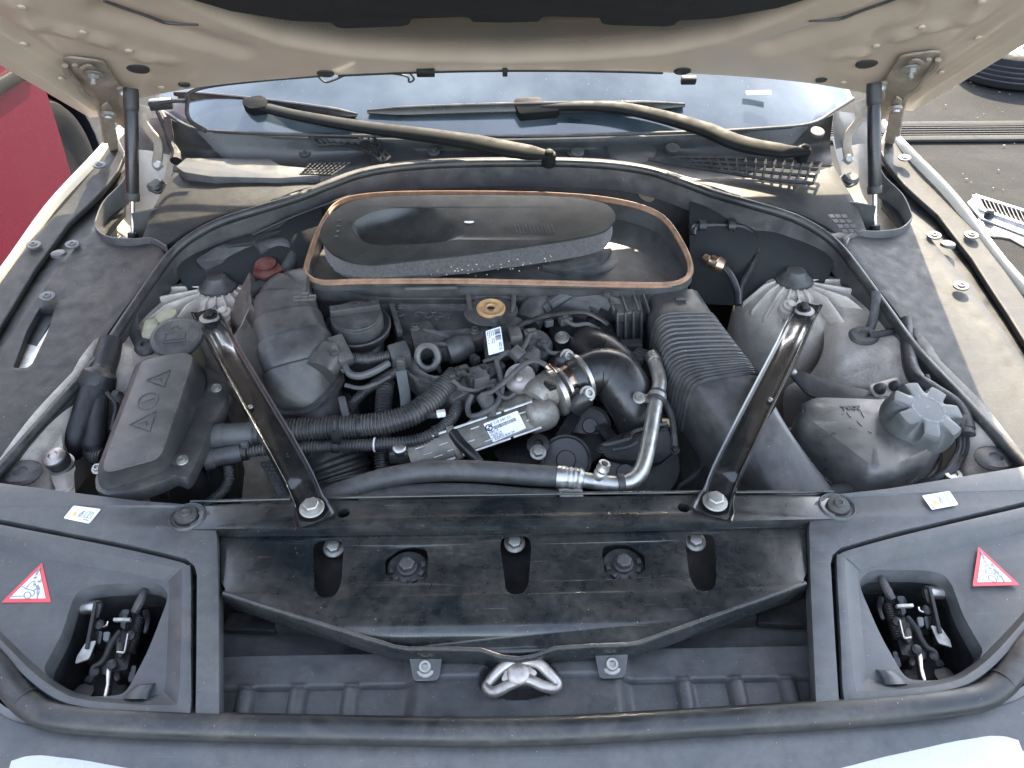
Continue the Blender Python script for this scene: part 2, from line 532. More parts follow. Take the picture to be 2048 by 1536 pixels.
hexg = lambda r, h: lathe([(r, 0), (r, h * .8), (r * .86, h)], 6)
def bolt_mesh(name, m, r=.010, h=.008, washer=1.45, hole=False):
    g = lathe([(r * washer, 0), (r * washer, .0018), (r * washer * .9, .0026)], 20)
    g = join(g, move(hexg(r, h), Vector((0, 0, .0022))))
    return mesh_of(name, g, m, bevel=.0006)
BOLT = bolt_mesh('bolt', 'zinc')
BOLT_DARK = bolt_mesh('bolt', 'dark_iron', .009, .006)
def torx_mesh(m):
    g = lathe([(.0115, 0), (.0115, .002), (.0105, .003), (.0078, .003), (.0075, .0075), (.0068, .0088), (.0042, .0088), (.0038, .005)], 24)
    return mesh_of('screw', g, m)
TORX = torx_mesh('zinc')
TORX_DARK = torx_mesh('bay_plastic')
CLIP = mesh_of('clip', lathe([(.0125, 0), (.0125, .0018), (.0118, .0028), (.0066, .003), (.006, .0042), (.0055, .0048), (.0032, .005), (.003, .0036)], 24), 'trim_plastic')

# ---------------------------------------------------------------- the car
car = root('car', 'cream white car with its bonnet open over a dusty diesel engine bay', 'car', Vector((0, 1.2, 0)))
# ================================================================ front: slam panel, side covers, grille duct, seal
def zs(y): return .843 - (y - 966) * (.053 / 474)

# ---- slam panel
zt = .836
half = PZ([(1024, 995), (655, 1002), (380, 1010), (380, 1058), (700, 1055), (1027, 1052)], zt)
half[0].x = 0; half[-1].x = 0
hole_l = circle(P(687, 1026, zt), .0085, 18)
strip = slab(sym(half), .016, [hole_l, [MX(p) for p in hole_l]])
bl = [Vector((p.x, p.y + .004, p.z + .002)) for p in half[:3]]
lip = tube([bl[2], bl[1], bl[0], MX(bl[1]), MX(bl[2])], .0022, 8, 4)
ph = [P(1027, 1054, .818), P(441, 1060, .818), P(443, 1165, .814), P(451, 1178, .814), P(447, 1187, .814), P(640, 1248, .810),
      P(789, 1294, .806), P(815, 1298, .806), P(900, 1298, .806), P(962, 1300, .805), P(1003, 1314, .804), P(1041, 1318, .804)]
ph[0].x = 0; ph[-1].x = 0
slot_l = rounded(PZ([(626, 1096), (632, 1081), (683, 1078), (687, 1095), (683, 1165), (670, 1194), (640, 1196), (628, 1178)], .815), .009)
slot_m = rounded(PZ([(1000, 1090), (1004, 1072), (1056, 1070), (1063, 1088), (1057, 1170), (1045, 1188), (1025, 1190), (1012, 1180)], .814), .009)
oct_l = rounded(PZ([(770, 1118), (800, 1097), (830, 1093), (853, 1098), (856, 1112), (854, 1155), (836, 1167), (800, 1166), (771, 1150)], .812), .006)
plate = slab(sym(ph), .003, [slot_l, slot_m, oct_l, [MX(p) for p in slot_l], [MX(p) for p in oct_l]])
low = [ph[i] for i in range(4, 12)]
low_all = low + [MX(p) for p in reversed(low[:-1])]
low_s = []
for a, b in zip(low_all, low_all[1:]): low_s += [a.lerp(b, t / 5) for t in range(5)]
low_s.append(low_all[-1])
flange = wall(low_s, .030, .003, Vector((0, .12, -1)))
edge = tube(low_s, .0032, 8, 1)
slam = obj('slam_panel', join(strip, lip, plate, flange, edge), 'black_steel', car, 'black painted steel slam panel across the car nose, scratched and dusty', bevel=.0022)
# support behind the slots
obj('radiator_support', join(slab(sym([Vector((0, P(1024, 1050, .79).y, .785)), Vector((-.30, P(1024, 1050, .79).y, .785)), Vector((-.30, P(1024, 1240, .78).y, .775)), Vector((0, P(1024, 1250, .78).y, .775))]), .02)), 'dark_iron', car)
for (x, y) in ((668, 1092), (1029, 1083), (1390, 1080)):
    inst('bolt', BOLT, P(x, y + 4, .793) , slam, Vector((0, -.25, 1)), .3)
TURN = mesh_of('screw', join(lathe([(.012, 0), (.012, .004), (.0105, .006)], 24), lathe([(.0135, .004), (.0135, .006), (.012, .0075)], 24), lathe([(.0105, .0065), (.0105, .014), (.0095, .0155)], 6),
    *[box((.021 * cos(a), .021 * sin(a), .003), .006, .008, .006, Matrix.Rotation(a, 3, 'Z')) for a in [pi * (1.0 + i * .2) for i in range(6)]], lathe([(.027, -.003), (.027, 0), (.025, .001)], 26)), 'bay_plastic', bevel=.0005)
for (x, y) in ((815, 1138), (1246, 1132)):
    inst('screw', TURN, P(x, y, .797), slam, Vector((0, -.1, 1)), .2)
# tabs on the lower flange
for x, y in ((851, 1337), (1223, 1332)):
    c = P(x, y, .776)
    tab = slab(rounded([P(x - 34, y - 30, .79), P(x + 34, y - 30, .79), P(x + 27, y + 24, .772), P(x - 24, y + 26, .772)], .006), .003)
    tb = obj('tab', tab, 'black_steel', slam, bevel=.001)
    inst('screw', TORX, c + Vector((0, 0, .001)), slam, Vector((0, -.35, 1)))

# ---- grille duct (ribbed plastic under the slam panel)
XD = -P(437, 1300, .75).x
yb, yf = P(1024, 1215, .735).y, P(1024, 1455, .75).y
ys1, ys2, ys3 = P(1024, 1302, .752).y, P(1024, 1362, .755).y, P(1024, 1376, .745).y
def sst(a, b, x):
    t = max(0., min(1., (x - a) / (b - a))) if a != b else 0.
    return t * t * (3 - 2 * t)
ribx = [P(x, 1400, .75).x for x in (487, 592, 700)]
ribx = ribx + [-x for x in ribx]
def duct_z(X, Y):
    z = .722 + .004 * sst(yb, ys1, -Y + yb + ys1)
    z += .012 * sst(P(1024, 1262, .73).y + .004, P(1024, 1270, .73).y, Y) * 0
    z += .032 * (1 - sst(ys1 - .002, ys1 + .004, Y))
    z -= .008 * (1 - sst(ys3, ys2, Y))
    z -= .008 * (1 - sst(yf, ys3, Y))
    w = 1 - sst(ys3 - .002, ys3 + .006, Y)
    for rx in ribx:
        d = abs(X - rx) / .0105
        if d < 1: z += .011 * sqrt(1 - d * d) * w
    # centre boss
    bx = .126 + .02 * sst(ys1, yf, Y) * 0
    b = 1 - sst(bx - .012, bx + .012, abs(X))
    z += .026 * b * (1 - sst(ys1 - .012, ys1 + .002, Y)) * (1 - .35 * sst(ys2, yf, -Y + ys2 + yf))
    pk = 1 - sst(.036, .047, sqrt(X * X + ((Y - P(1038, 1352, .77).y) * 1.75) ** 2))
    z -= .026 * pk
    return z
duct = obj('grille_duct', thicken(hfield(-XD - .01, XD + .01, yf - .012, yb, 260, 90, duct_z), .004), 'trim_plastic', car, 'ribbed grey plastic air duct panel between the headlight covers', ang=50)
# dark shelf parts further back
for (x0, x1, y0, y1, z) in ((460, 560, 1225, 1262, .745), (1530, 1625, 1180, 1250, .742)):
    obj('duct_bracket', slab(rounded(PZ([(x0, y0), (x1, y0 + 8), (x1 - 10, y1), (x0 - 15, y1 - 4)], z), .004), .01), 'dark_plastic', duct, bevel=.001)

# ---- bonnet striker hook
hk = [P(978, 1366, .776), P(974, 1376, .775), P(990, 1384, .776), P(1022, 1368, .783), P(1052, 1358, .785), P(1086, 1372, .78), P(1108, 1376, .776), P(1114, 1366, .777), P(1098, 1347, .785), P(1075, 1327, .792), P(1040, 1322, .795), P(1012, 1330, .792), P(990, 1350, .783)]
hook = obj('bonnet_striker', tube(hk, .0065, 12, 5, closed=True), 'worn_steel', car, 'worn bare steel bonnet striker loop in the nose panel')
obj('rivet', lathe([(.013, 0), (.013, .003), (.010, .006), (.004, .0075)], 20, P(1036, 1347, .79), (0, -.45, 1)), 'worn_steel', hook)
obj('rivet_plate', slab(rounded([P(1000, 1362, .786), P(1015, 1333, .793), P(1050, 1328, .794), P(1078, 1345, .79), P(1055, 1362, .785)], .006), .004), 'worn_steel', hook, bevel=.001)
for x in (980, 1097):
    for yy in (1347, 1385):
        obj('hook_slot', box(P(x, yy, .762), .003, .012, .008), 'black_print', hook)

# ---- front seal and trim strip
sp = [P(-150, 1180, .815), P(-70, 1268, .806), P(0, 1340, .797), P(32, 1382, .79), P(66, 1414, .784), P(125, 1436, .781), P(320, 1450, .779), P(650, 1459, .778), P(1038, 1463, .778)]
sp[-1].x = 0
obj('front_seal', tube(sp + [MX(p) for p in reversed(sp[:-1])], .0155, 16, 8), 'seal_rubber', car, 'thick round black rubber seal along the front edge of the bay')
pairj = [P(52, 1405, .786), P(66, 1416, .784)]
pair('seal_joint', tube([sp[3].lerp(sp[4], .55), sp[3].lerp(sp[4], .62)], .0162, 16, 2), 'seal_rubber', car)
tr = [[P(-130, 1290, .79), P(-30, 1400, .776), P(60, 1448, .769), P(300, 1470, .766), P(1038, 1486, .765)],
      [P(-145, 1330, .786), P(-50, 1440, .772), P(50, 1474, .766), P(280, 1496, .764), P(1038, 1512, .763)],
      [P(-160, 1385, .780), P(-60, 1486, .765), P(45, 1512, .758), P(260, 1528, .757), P(1038, 1540, .757)],
      [P(-165, 1420, .774), P(-65, 1522, .757), P(40, 1550, .750), P(250, 1572, .750), P(1038, 1572, .75)]]
for r in tr: r[-1].x = 0
tr = [r + [MX(p) for p in reversed(r[:-1])] for r in tr]
obj('bumper_trim', thicken(skin(tr, 8, 4), .006), 'trim_plastic', car, 'grey plastic strip between the front seal and the painted bumper', bevel=.0015)
# painted bumper below it
yc = P(1038, 1560, .75).y
bm_rows = []
for (dz, dy, sx) in ((-.012, .012, 1.0), (-.012, -.010, 1.0), (-.030, -.045, 1.02), (-.10, -.085, 1.05), (-.26, -.10, 1.06), (-.45, -.07, 1.05)):
    row = []
    for (x, yy) in ((-.98, .62), (-.86, .30), (-.70, .12), (-.56, .045), (-.40, .015), (-.2, .003), (0, 0), (.2, .003), (.4, .015), (.56, .045), (.7, .12), (.86, .30), (.98, .62)):
        row.append(Vector((x * sx * .94, yc + yy + dy, .757 + dz + .045 * abs(x) ** 2)))
    bm_rows.append(row)
obj('bumper', thicken(skin(bm_rows, 4, 4), .004, Vector((0, 1, 0))), 'white_bumper', car, 'pale painted front bumper edge below the grey trim strip')

# ---- side covers over the headlights
fo = [P(-260, 915, zs(915)), P(-120, 945, zs(945)), P(0, 966, zs(966)), P(130, 983, zs(983)), P(272, 1001, zs(1001)), P(350, 1007, zs(1007)), P(393, 1010, zs(1010)), P(418, 1023, zs(1023)), P(430, 1046, zs(1046)), P(434, 1080, zs(1080)), P(437, 1200, zs(1200)), P(438, 1452, zs(1452))]
fi = PZ([(391, 1452), (393, 1300), (394, 1150), (389, 1131), (372, 1117), (330, 1106), (250, 1087), (120, 1062), (0, 1038), (-120, 1012), (-260, 985)], zs)
bc = P(375, 1033, zs(1033))
ring_hole = circle(P(375, 1034, zs(1034)), .017, 22)
frame_g = slab(fo + fi, .026, [ring_hole])
covers = pair('headlight_cover', frame_g, 'trim_plastic', car, ('grey plastic cover panel around the bonnet lock beside the fuse box', 'grey plastic cover panel around the bonnet lock beside the coolant tank'), bevel=.003, segs=3)
# rubber buffers with their dished seats
seat = lathe([(.0185, -.016), (.0165, -.014), (.0165, -.005), (.0215, .0022), (.0228, .0030), (.0245, .0005), (.0245, -.002)], 28, P(375, 1034, zs(1034)))
pair('buffer_seat', seat, 'trim_plastic', covers)
buf = lathe([(.0150, -.014), (.0150, .001), (.0138, .0045), (.0075, .0058), (.006, .0095), (.0045, .0103), (.0035, .009)], 26, P(373, 1034, zs(1034)) + Vector((0, 0, .001)), (.1, -.15, 1))
pair('buffer', buf, 'rubber', covers)

# inner dished panel with the lock opening
A = [(-260, 998), (-120, 1024), (0, 1049), (125, 1073), (255, 1099), (345, 1120), (374, 1130), (381, 1146), (381, 1300), (380, 1425), (355, 1436), (250, 1424), (150, 1410), (100, 1390), (50, 1352), (0, 1298), (-120, 1170), (-260, 1030)]
B = [(-258, 1010), (-120, 1045), (0, 1070), (125, 1092), (250, 1116), (335, 1133), (358, 1139), (364, 1152), (362, 1300), (356, 1398), (340, 1410), (250, 1408), (160, 1398), (112, 1378), (62, 1340), (0, 1278), (-120, 1155), (-258, 1022)]
Cc = [(-256, 1018), (-120, 1075), (0, 1102), (125, 1124), (240, 1143), (312, 1158), (330, 1164), (338, 1178), (334, 1300), (330, 1372), (318, 1388), (250, 1398), (170, 1390), (122, 1370), (80, 1338), (0, 1262), (-120, 1140), (-256, 1020)]
Hh = [(89, 1340), (105, 1303), (125, 1262), (138, 1222), (148, 1196), (166, 1178), (203, 1169), (260, 1166), (304, 1165), (326, 1175), (335, 1195), (318, 1245), (297, 1298), (275, 1342), (253, 1380), (228, 1391), (170, 1391), (119, 1371)]
def zf(y): return zs(y) - .017
rA = catmull(PZ(A, zs), 4, True); rB = catmull(PZ(B, lambda y: zs(y) - .001), 4, True); rC = catmull(PZ(Cc, zf), 4, True)
rH = catmull(PZ(Hh, zf), 4, True)
rA2 = [p - UP * .012 for p in rA]
g = grid([rA2, rA, rB, rC], True)
floor_t = geometry.tessellate_polygon([rC, rH])
flat_ = rC + rH
g = join(g, (list(flat_), [tuple(t) for t in floor_t]))
rH1 = [p + UP * 0 for p in rH]
cen = sum(rH, Vector()) / len(rH)
rH2 = [cen + (p - cen) * .97 - UP * .022 for p in rH]
g = join(g, grid([rH1, rH2], True))
panels = pair('lock_surround', g, 'trim_plastic', covers, bevel=.0012, ang=40)
# moulded half-cone at the lower inside corner of the dish
cone = loft([[P(268 + 30 * (1 - abs(cos(a))) * 0 + (cos(a)) * 26 * s + dx, yy, zf(yy) + .012 * sin(a) * s) for a in [i * pi / 8 for i in range(9)]] for (yy, s, dx) in ((1398, 1.0, 4), (1384, .9, 10), (1370, .7, 22), (1366, .1, 40))], False)
pair('moulded_pip', cone, 'trim_plastic', covers)

# ---- bonnet locks in the openings
zl = .755
well = slab(catmull(PZ([(70, 1350), (130, 1170), (345, 1150), (350, 1200), (260, 1400), (110, 1400)], .70), 3, True), .004)
wallr = grid([rH2, [p - UP * .07 for p in rH2]], True)
wells = pair('lock_well', join(well, wallr), 'dark_plastic', covers)
lk = pair('bonnet_lock', join(
    slab(rounded(PZ([(205, 1168), (345, 1162), (330, 1212), (205, 1212)], .758), .004), .004),
    slab(rounded(PZ([(205, 1215), (300, 1205), (262, 1395), (180, 1395)], .722), .004), .006),
    box(P(262, 1290, .745), .018, .09, .03, Matrix.Rotation(.15, 3, 'Z')),
    ), 'dark_iron', car, ('dark steel bonnet lock seen through the cover beside the fuse box', 'dark steel bonnet lock seen through the cover beside the coolant tank'), bevel=.001)
for x in (228, 316):
    pair('screw', lathe([(.0125, 0), (.0125, .002), (.0115, .0035), (.005, .004), (.0045, .002)], 22, P(x, 1189, .760), (0, -.2, 1)), 'dark_iron', lk)
pair('pin', tube([P(160, 1216, .775), P(200, 1213, .775)], .0085, 16, 1), 'steel', lk)
pair('pin_head', tube([P(158, 1217, .775), P(163, 1217, .775)], .0125, 18, 1), 'zinc', lk)
pair('lever', join(bar(P(196, 1206, .785), P(178, 1300, .765), .004, .016), slab(rounded([P(186, 1207, .79), P(204, 1206, .79), P(196, 1236, .78), P(184, 1236, .78)], .004), .004)), 'dark_iron', lk, bevel=.0008)
pair('lever_foot', slab(rounded([P(172, 1284, .772), P(192, 1281, .772), P(180, 1312, .766), P(176, 1318, .765), P(150, 1327, .764), P(154, 1312, .766)], .0015), .0022), 'zinc', lk, bevel=.0005)
pair('latch_bar', join(bar(P(228, 1240, .785), P(262, 1240, .785), .006, .004, Vector((0, 1, .3)))), 'zinc', lk, bevel=.0006)
pair('spring', tube([P(256, 1268, .778), P(250, 1300, .774), P(246, 1305, .774), P(234, 1304, .774)], .0013, 6, 3), 'steel', lk)
pair('spring', tube([P(216, 1244, .782), P(214, 1250, .782), P(207, 1254, .78)], .0013, 6, 3), 'steel', lk)
pair('clip_plate', slab(rounded([P(207, 1264, .78), P(220, 1263, .78), P(216, 1282, .776), P(206, 1281, .776)], .002), .004), 'rail_metal', lk, bevel=.0005)
pair('hook_lever', tube([P(240, 1262, .775), P(222, 1288, .772), P(213, 1310, .768), P(202, 1326, .766), P(186, 1336, .764), P(184, 1352, .76)], [.003, .0040, .0036, .0034, .003, .003], 8, 4), 'dark_iron', lk)
pair('pawl', join(slab(catmull(PZ([(215, 1330), (222, 1326), (224, 1334), (220, 1352), (219, 1372), (214, 1391), (207, 1391), (212, 1368), (212, 1348)], .762), 2, True), .01),), 'steel', lk, bevel=.0005)
pair('pawl_plate', join(slab(catmull(PZ([(230, 1325), (240, 1326), (238, 1340), (240, 1356), (232, 1362), (226, 1352), (231, 1340)], .758), 2, True), .01), slab(catmull(PZ([(284, 1222), (296, 1218), (300, 1240), (294, 1262), (286, 1264), (290, 1244)], .77), 2, True), .004), slab(catmull(PZ([(240, 1282), (248, 1292), (246, 1308), (238, 1314), (232, 1300), (234, 1286)], .772), 2, True), .006)), 'dark_iron', lk, bevel=.0006)
pair('cable', tube([P(268, 1225, .78), P(278, 1208, .785), P(286, 1190, .79), P(292, 1172, .79)], [.0045, .006, .005, .004], 10, 5), 'rubber', lk)
pair('stop_washer', lathe([(.012, 0), (.012, .003), (.005, .0035)], 18, P(168, 1387, .740)), 'dark_iron', lk)

rl = random.Random(21)
for k in range(13):        # stacked plates, links and springs of the lock
    x = 175 + rl.uniform(0, 110); y = 1205 + k * 13 + rl.uniform(-6, 6)
    x = min(x, 320 - (y - 1190) * .33); x = max(x, 158 - (y - 1210) * .22)
    z = rl.uniform(.742, .772); w = rl.uniform(8, 18); h = rl.uniform(14, 34)
    q = [P(x - w / 2, y - h / 2, z + .003), P(x + w / 2, y - h / 2 + rl.uniform(-5, 5), z + .003), P(x + w / 2 - 6, y + h / 2, z - .004), P(x - w / 2 - 8, y + h / 2 - rl.uniform(0, 8), z - .004)]
    pair('lock_plate', slab(rounded(q, .003, 3), rl.choice((.003, .006, .012))), rl.choice(('dark_iron', 'dark_iron', 'bay_plastic', 'gloss_plastic')), lk, bevel=.0006)
for (x, y, z) in ((200, 1250, .775), (262, 1272, .772), (225, 1330, .765), (190, 1345, .76)):
    pair('link_rivet', lathe([(.0065, 0), (.006, .003), (.003, .0045)], 12, P(x, y, z), (0, -.3, 1)), 'dark_iron', lk)
pair('lock_spring', corrugated([P(280, 1235, .772), P(272, 1270, .768), P(262, 1305, .765)], .0055, .003, .0016, 10), 'dark_iron', lk)
# ---- stickers on the covers
def affine(tri):
    o, u, v = tri[0], tri[1] - tri[0], tri[2] - tri[0]
    return lambda s, t: o + u * s + v * t
def icon_tri(parent, pts, lab):
    T = [P(x, y, zf(y) + .0010) for x, y in pts]
    st = obj('warning_sticker', slab(rounded(T, .0022, 3), .0008), 'red_print', parent, lab)
    c = (T[0] + T[1] + T[2]) / 3
    W = [c + (p - c) * .73 + UP * .0004 for p in T]
    obj('sticker_field', slab(rounded(W, .001, 2), .0004), 'white_print', st)
    # left sticker's own triangle in zoomed-picture units
    o0, u0, v0 = Vector((2, 1205)), Vector((100, -1)), Vector((82, -80))
    det = u0.x * v0.y - u0.y * v0.x
    def m(zx, zy):
        q = Vector((zx * 120 / 1676, 1110 + zy * 110 / 1536)) - o0
        s = (q.x * v0.y - q.y * v0.x) / det; t = (u0.x * q.y - u0.y * q.x) / det
        return T[0] + (T[1] - T[0]) * s + (T[2] - T[0]) * t + UP * .0009
    gs = []
    def line(pl, w):
        pl = [m(*p) for p in pl]
        for a, b in zip(pl, pl[1:]): gs.append(bar(a - (b - a).normalized() * w * .25, b + (b - a).normalized() * w * .25, w, .0003))
    w = .0011
    line([(280, 1172), (670, 1165)], w)
    el = [(770 + 95 * cos(a), 1140 + 90 * sin(a)) for a in [i * pi / 9 for i in range(19)]]
    line(el, w)
    line([(865, 1160), (920, 1158), (955, 1110), (965, 1050), (930, 1015), (720, 965), (580, 872)], w)
    line([(735, 960), (800, 850), (880, 780), (950, 745), (975, 775), (940, 790)], w)
    line([(930, 1010), (1000, 985), (1050, 930)], w * 1.4)
    line([(1040, 880), (1090, 990)], w * 3.2)
    line([(1045, 1030), (1040, 1090), (1065, 1110), (1035, 1220)], w * 1.2)
    line([(1110, 1035), (1070, 1130), (1040, 1220)], w * 1.1)
    line([(1110, 375), (1010, 580)], w * 2.2)
    line([(1040, 765), (1165, 770)], w * .7); line([(1070, 715), (1130, 790)], w * .7); line([(1165, 690), (1085, 810)], w * .7)
    for (a, b) in ((985, 655), (968, 848)):
        gs.append(slab(circle(m(a, b) + UP * .00015, .0020, 10), .0003))
    obj('pictogram', join(*gs), 'grey_print', st)
icon_tri(covers[0], [(2, 1205), (102, 1204), (84, 1125)], 'red bordered white warning triangle sticker beside the fuse box lock')
icon_tri(covers[1], [(1945, 1172), (2040, 1170), (1957, 1093)], 'red bordered white warning triangle sticker on the coolant tank side')
def info(parent, c4, lab):
    Q = [P(x, y, zs(y) + .0012) for x, y in c4]       # tl tr br bl
    st = obj('info_sticker', slab(rounded(Q, .002, 3), .0006), 'white_print', parent, lab)
    bi = lambda s, t: (Q[0] * (1 - s) + Q[1] * s) * (1 - t) + (Q[3] * (1 - s) + Q[2] * s) * t + UP * .0003
    obj('triangle_mark', slab([bi(.17, .72), bi(.36, .72), bi(.265, .36)], .0003), 'yellow_print', st)
    gs = []
    def line(pl, w=.0007):
        pl = [bi(*p) + UP * .0002 for p in pl]
        for a, b in zip(pl, pl[1:]): gs.append(bar(a, b, w, .0003))
    line([(.265, .46), (.265, .62)], .0008)
    line([(.42, .78), (.56, .24)])
    line([(.50, .30), (.44, .52), (.49, .72), (.55, .62), (.53, .45), (.50, .30)])
    line([(.64, .32), (.76, .28), (.77, .70), (.64, .70), (.64, .32)]); line([(.77, .70), (.90, .70), (.89, .32), (.76, .28)])
    line([(.80, .40), (.86, .40)], .0005); line([(.80, .50), (.86, .50)], .0005)
    line([(.70, .84), (.90, .84)], .0012)
    obj('pictogram', join(*gs), 'grey_print', st)
info(covers[0], [(147, 1011), (202, 1018), (178, 1047), (127, 1036)], 'small white sticker with yellow triangle, its corner peeling, near the fuse box')
info(covers[1], [(1844, 991), (1899, 982), (1917, 1009), (1864, 1019)], 'small white rectangular sticker with yellow triangle near the coolant tank')
# ================================================================ wings, side trim, bay seal
SEAL = [(-60, 1010, .830), (-20, 962, .833), (23, 915, 0.838), (117, 809, 0.852), (195, 720, 0.866), (254, 634, 0.884), (297, 571, 0.903), (342, 510, 0.925), (385, 474, 0.945), (440, 445, 0.963), (520, 419, 0.982), (600, 394, 0.984), (655, 372, 0.992), (720, 349, 0.998), (800, 335, 1.001), (900, 328, 1.002), (1007, 326, 1.002)]
seal_l = PP(SEAL)
seal_l[-1].x = 0
seal_full = seal_l + [MX(p) for p in reversed(seal_l[:-1])]
bayseal = obj('bay_seal', join(tube(seal_full, .0085, 12, 5)), 'seal_rubber', car, 'black rubber bonnet seal curving round the back and sides of the bay')
# the lip that carries it, hanging down into the bay
sl = catmull(seal_full, 4)
obj('seal_flange', wall([p - UP * .004 for p in sl], .045, .004), 'bay_plastic', car, ang=60)
# second lip outside the tube
outl = [p + Vector((0, .014, .002)) for p in sl if p.y > 1.33]
obj('seal_lip', tube(outl, .0045, 8, 1), 'trim_plastic', bayseal)

# ---- side trim panels
def quad_fit(pts):
    """smooth surface z(x, y) through scattered points (least squares, second order)"""
    B = lambda x, y: (1, x, y, x * x, x * y, y * y)
    n = 6
    A = [[sum(B(p.x, p.y)[i] * B(p.x, p.y)[j] for p in pts) + (1e-7 if i == j else 0) for j in range(n)] + [sum(B(p.x, p.y)[i] * p.z for p in pts)] for i in range(n)]
    for i in range(n):
        k = max(range(i, n), key=lambda r: abs(A[r][i])); A[i], A[k] = A[k], A[i]
        for r in range(n):
            if r != i:
                f = A[r][i] / A[i][i]
                A[r] = [a - f * b for a, b in zip(A[r], A[i])]
    c = [A[i][n] / A[i][i] for i in range(n)]
    return lambda x, y: sum(a * b for a, b in zip(c, B(x, y)))
def surf_slab(outline, thick, holes=(), levels=3):
    loops = [[Vector(p) for p in outline]] + [[Vector(p) for p in h] for h in holes]
    f = quad_fit(loops[0])
    tri = [tuple(t) for t in geometry.tessellate_polygon(loops)]
    V = [p for l in loops for p in l]
    for _ in range(levels):
        mid = {}
        def m(a, b):
            k = (min(a, b), max(a, b))
            if k not in mid: mid[k] = len(V); V.append((V[a] + V[b]) / 2)
            return mid[k]
        nt = []
        for a, b, c in tri:
            x, y, z = m(a, b), m(b, c), m(c, a)
            nt += [(a, x, z), (x, b, y), (z, y, c), (x, y, z)]
        tri = nt
    V = [Vector((v.x, v.y, f(v.x, v.y))) for v in V]
    # all triangles facing up
    tri = [t if (V[t[1]] - V[t[0]]).cross(V[t[2]] - V[t[0]]).z > 0 else t[::-1] for t in tri]
    return thicken((V, tri), thick)
def off(i, dx, dz=0):
    x, y, z = SEAL[i]
    return P(x + dx, y, z + dz)
inner = [off(1, -16, -.002), off(2, -16, -.002), off(3, -16, -.002), off(4, -15, -.002), off(5, -14, -.002), off(6, -13, -.002), off(7, -10, -.002)]
rim = PP([(322, 496, .922), (296, 480, .918), (262, 483, .912), (214, 478, .908), (190, 462, .910)])
outer = PP([(152, 492, .905), (92, 570, .888), (42, 640, .875), (0, 700, .866), (-70, 810, .852), (-190, 960, .838)])
slot = rounded(PP([(22, 727, .866), (52, 655, .875), (78, 611, .882), (107, 609, .883), (92, 655, .876), (60, 718, .867), (50, 726, .866)]), .004)
panel = surf_slab(inner + rim + outer, .014, [slot])
panel_r = mirror(surf_slab(inner + rim + outer, .014))
side_labels = ('long grey plastic trim panel on the wing beside the fuse box', 'long grey plastic trim panel on the wing beside the coolant tank, partly sunlit')
side = (obj('side_trim', panel, 'side_plastic', car, side_labels[0], bevel=.0025), obj('side_trim', panel_r, 'side_plastic', car, side_labels[1], bevel=.0025))
# what shows through the slot
obj('slot_liner', slab(PP([(10, 740, .846), (70, 600, .862), (125, 600, .862), (66, 740, .846)]), .003), 'aluminium', side[0])
# outer strip beyond the channel
so = PP([(232, 268, .990), (205, 306, .976), (130, 400, .938), (62, 480, .908), (0, 566, .886), (-100, 705, .862), (-240, 900, .838)])
si = PP([(-180, 905, .836), (-60, 752, .854), (0, 652, .868), (70, 540, .890), (136, 450, .916), (200, 384, .944), (236, 340, .962), (251, 306, .976)])
strip2 = pair('wing_trim', surf_slab(so + si, .012), 'side_plastic', car, ('narrow grey plastic strip along the wing edge nearest the red car', 'narrow plastic strip along the sunlit wing edge'), bevel=.003, segs=3)
# channel floor below both
ch = [p - UP * .020 for p in PP([(250, 300, .97), (205, 310, .97), (130, 405, .935), (62, 485, .905), (0, 570, .88), (-100, 710, .858), (-240, 910, .835)])] + [p - UP * .020 for p in PP([(-120, 960, .838), (0, 740, .862), (60, 680, .87), (120, 575, .89), (195, 470, .91), (240, 400, .94)])]
pair('wing_channel', surf_slab(ch, .01), 'dark_plastic', car)
for (x, y, z, k) in ((95, 594, .889, 0), (145, 490, .908, 0), (68, 491, .910, 1), (199, 331, .972, 1)):
    pc = P(x, y, z)
    for s, par in ((0, (side, strip2)[k][0]), (1, (side, strip2)[k][1])):
        inst('clip', CLIP, pc if s == 0 else MX(pc), par, Vector((.12 if s == 0 else -.12, -.12, 1)), .4, 1.05)
pair('pip', lathe([(.014, -.002), (.013, .003), (.006, .006)], 18, P(117, 508, .902)), 'trim_plastic', side)

# ---- painted wings
we = [(-330, 1000, .84), (-230, 850, .852), (-110, 668, .874), (0, 540, .896), (95, 408, .942), (178, 318, .978), (240, 250, 1.0)]
crest = PP(we)
rows = [[p + Vector((.008, 0, -.016)) for p in crest], [p + Vector((.005, 0, -.003)) for p in crest], crest, [p + Vector((-.009, 0, -.005)) for p in crest], [p + Vector((-.018, 0, -.028)) for p in crest],
        [p + Vector((-.026, 0, -.10)) for p in crest], [p + Vector((-.030, 0, -.30)) for p in crest], [p + Vector((-.02, 0, -.55)) for p in crest]]
pair('front_wing', skin(rows, 4, 3), 'body_paint', car, ('cream painted front wing edge on the side of the red car', 'cream painted front wing edge glaring in the sun'), ang=70)

# ---- strut pocket walls
pk = PP([(331, 492, .934), (300, 476, .93), (262, 478, .925), (214, 473, .922), (190, 456, .924), (189, 440, .93), (205, 403, .945), (239, 368, .962), (250, 345, .975)])
pair('pocket_rim', wall(catmull(pk, 4), .045, .003), 'trim_plastic', side, bevel=.0008, ang=60)
pocket = skin([PP([(195, 478, .875), (240, 482, .87), (300, 480, .865)]), PP([(200, 440, .885), (250, 440, .875), (310, 440, .87)]), PP([(225, 380, .92), (265, 385, .90), (320, 385, .90)]), PP([(250, 320, .96), (290, 320, .945), (335, 330, .94)]), PP([(270, 270, .99), (300, 270, .98), (345, 290, .98)])], 4, 4)
pair('pocket_floor', pocket, 'body_inner', car)
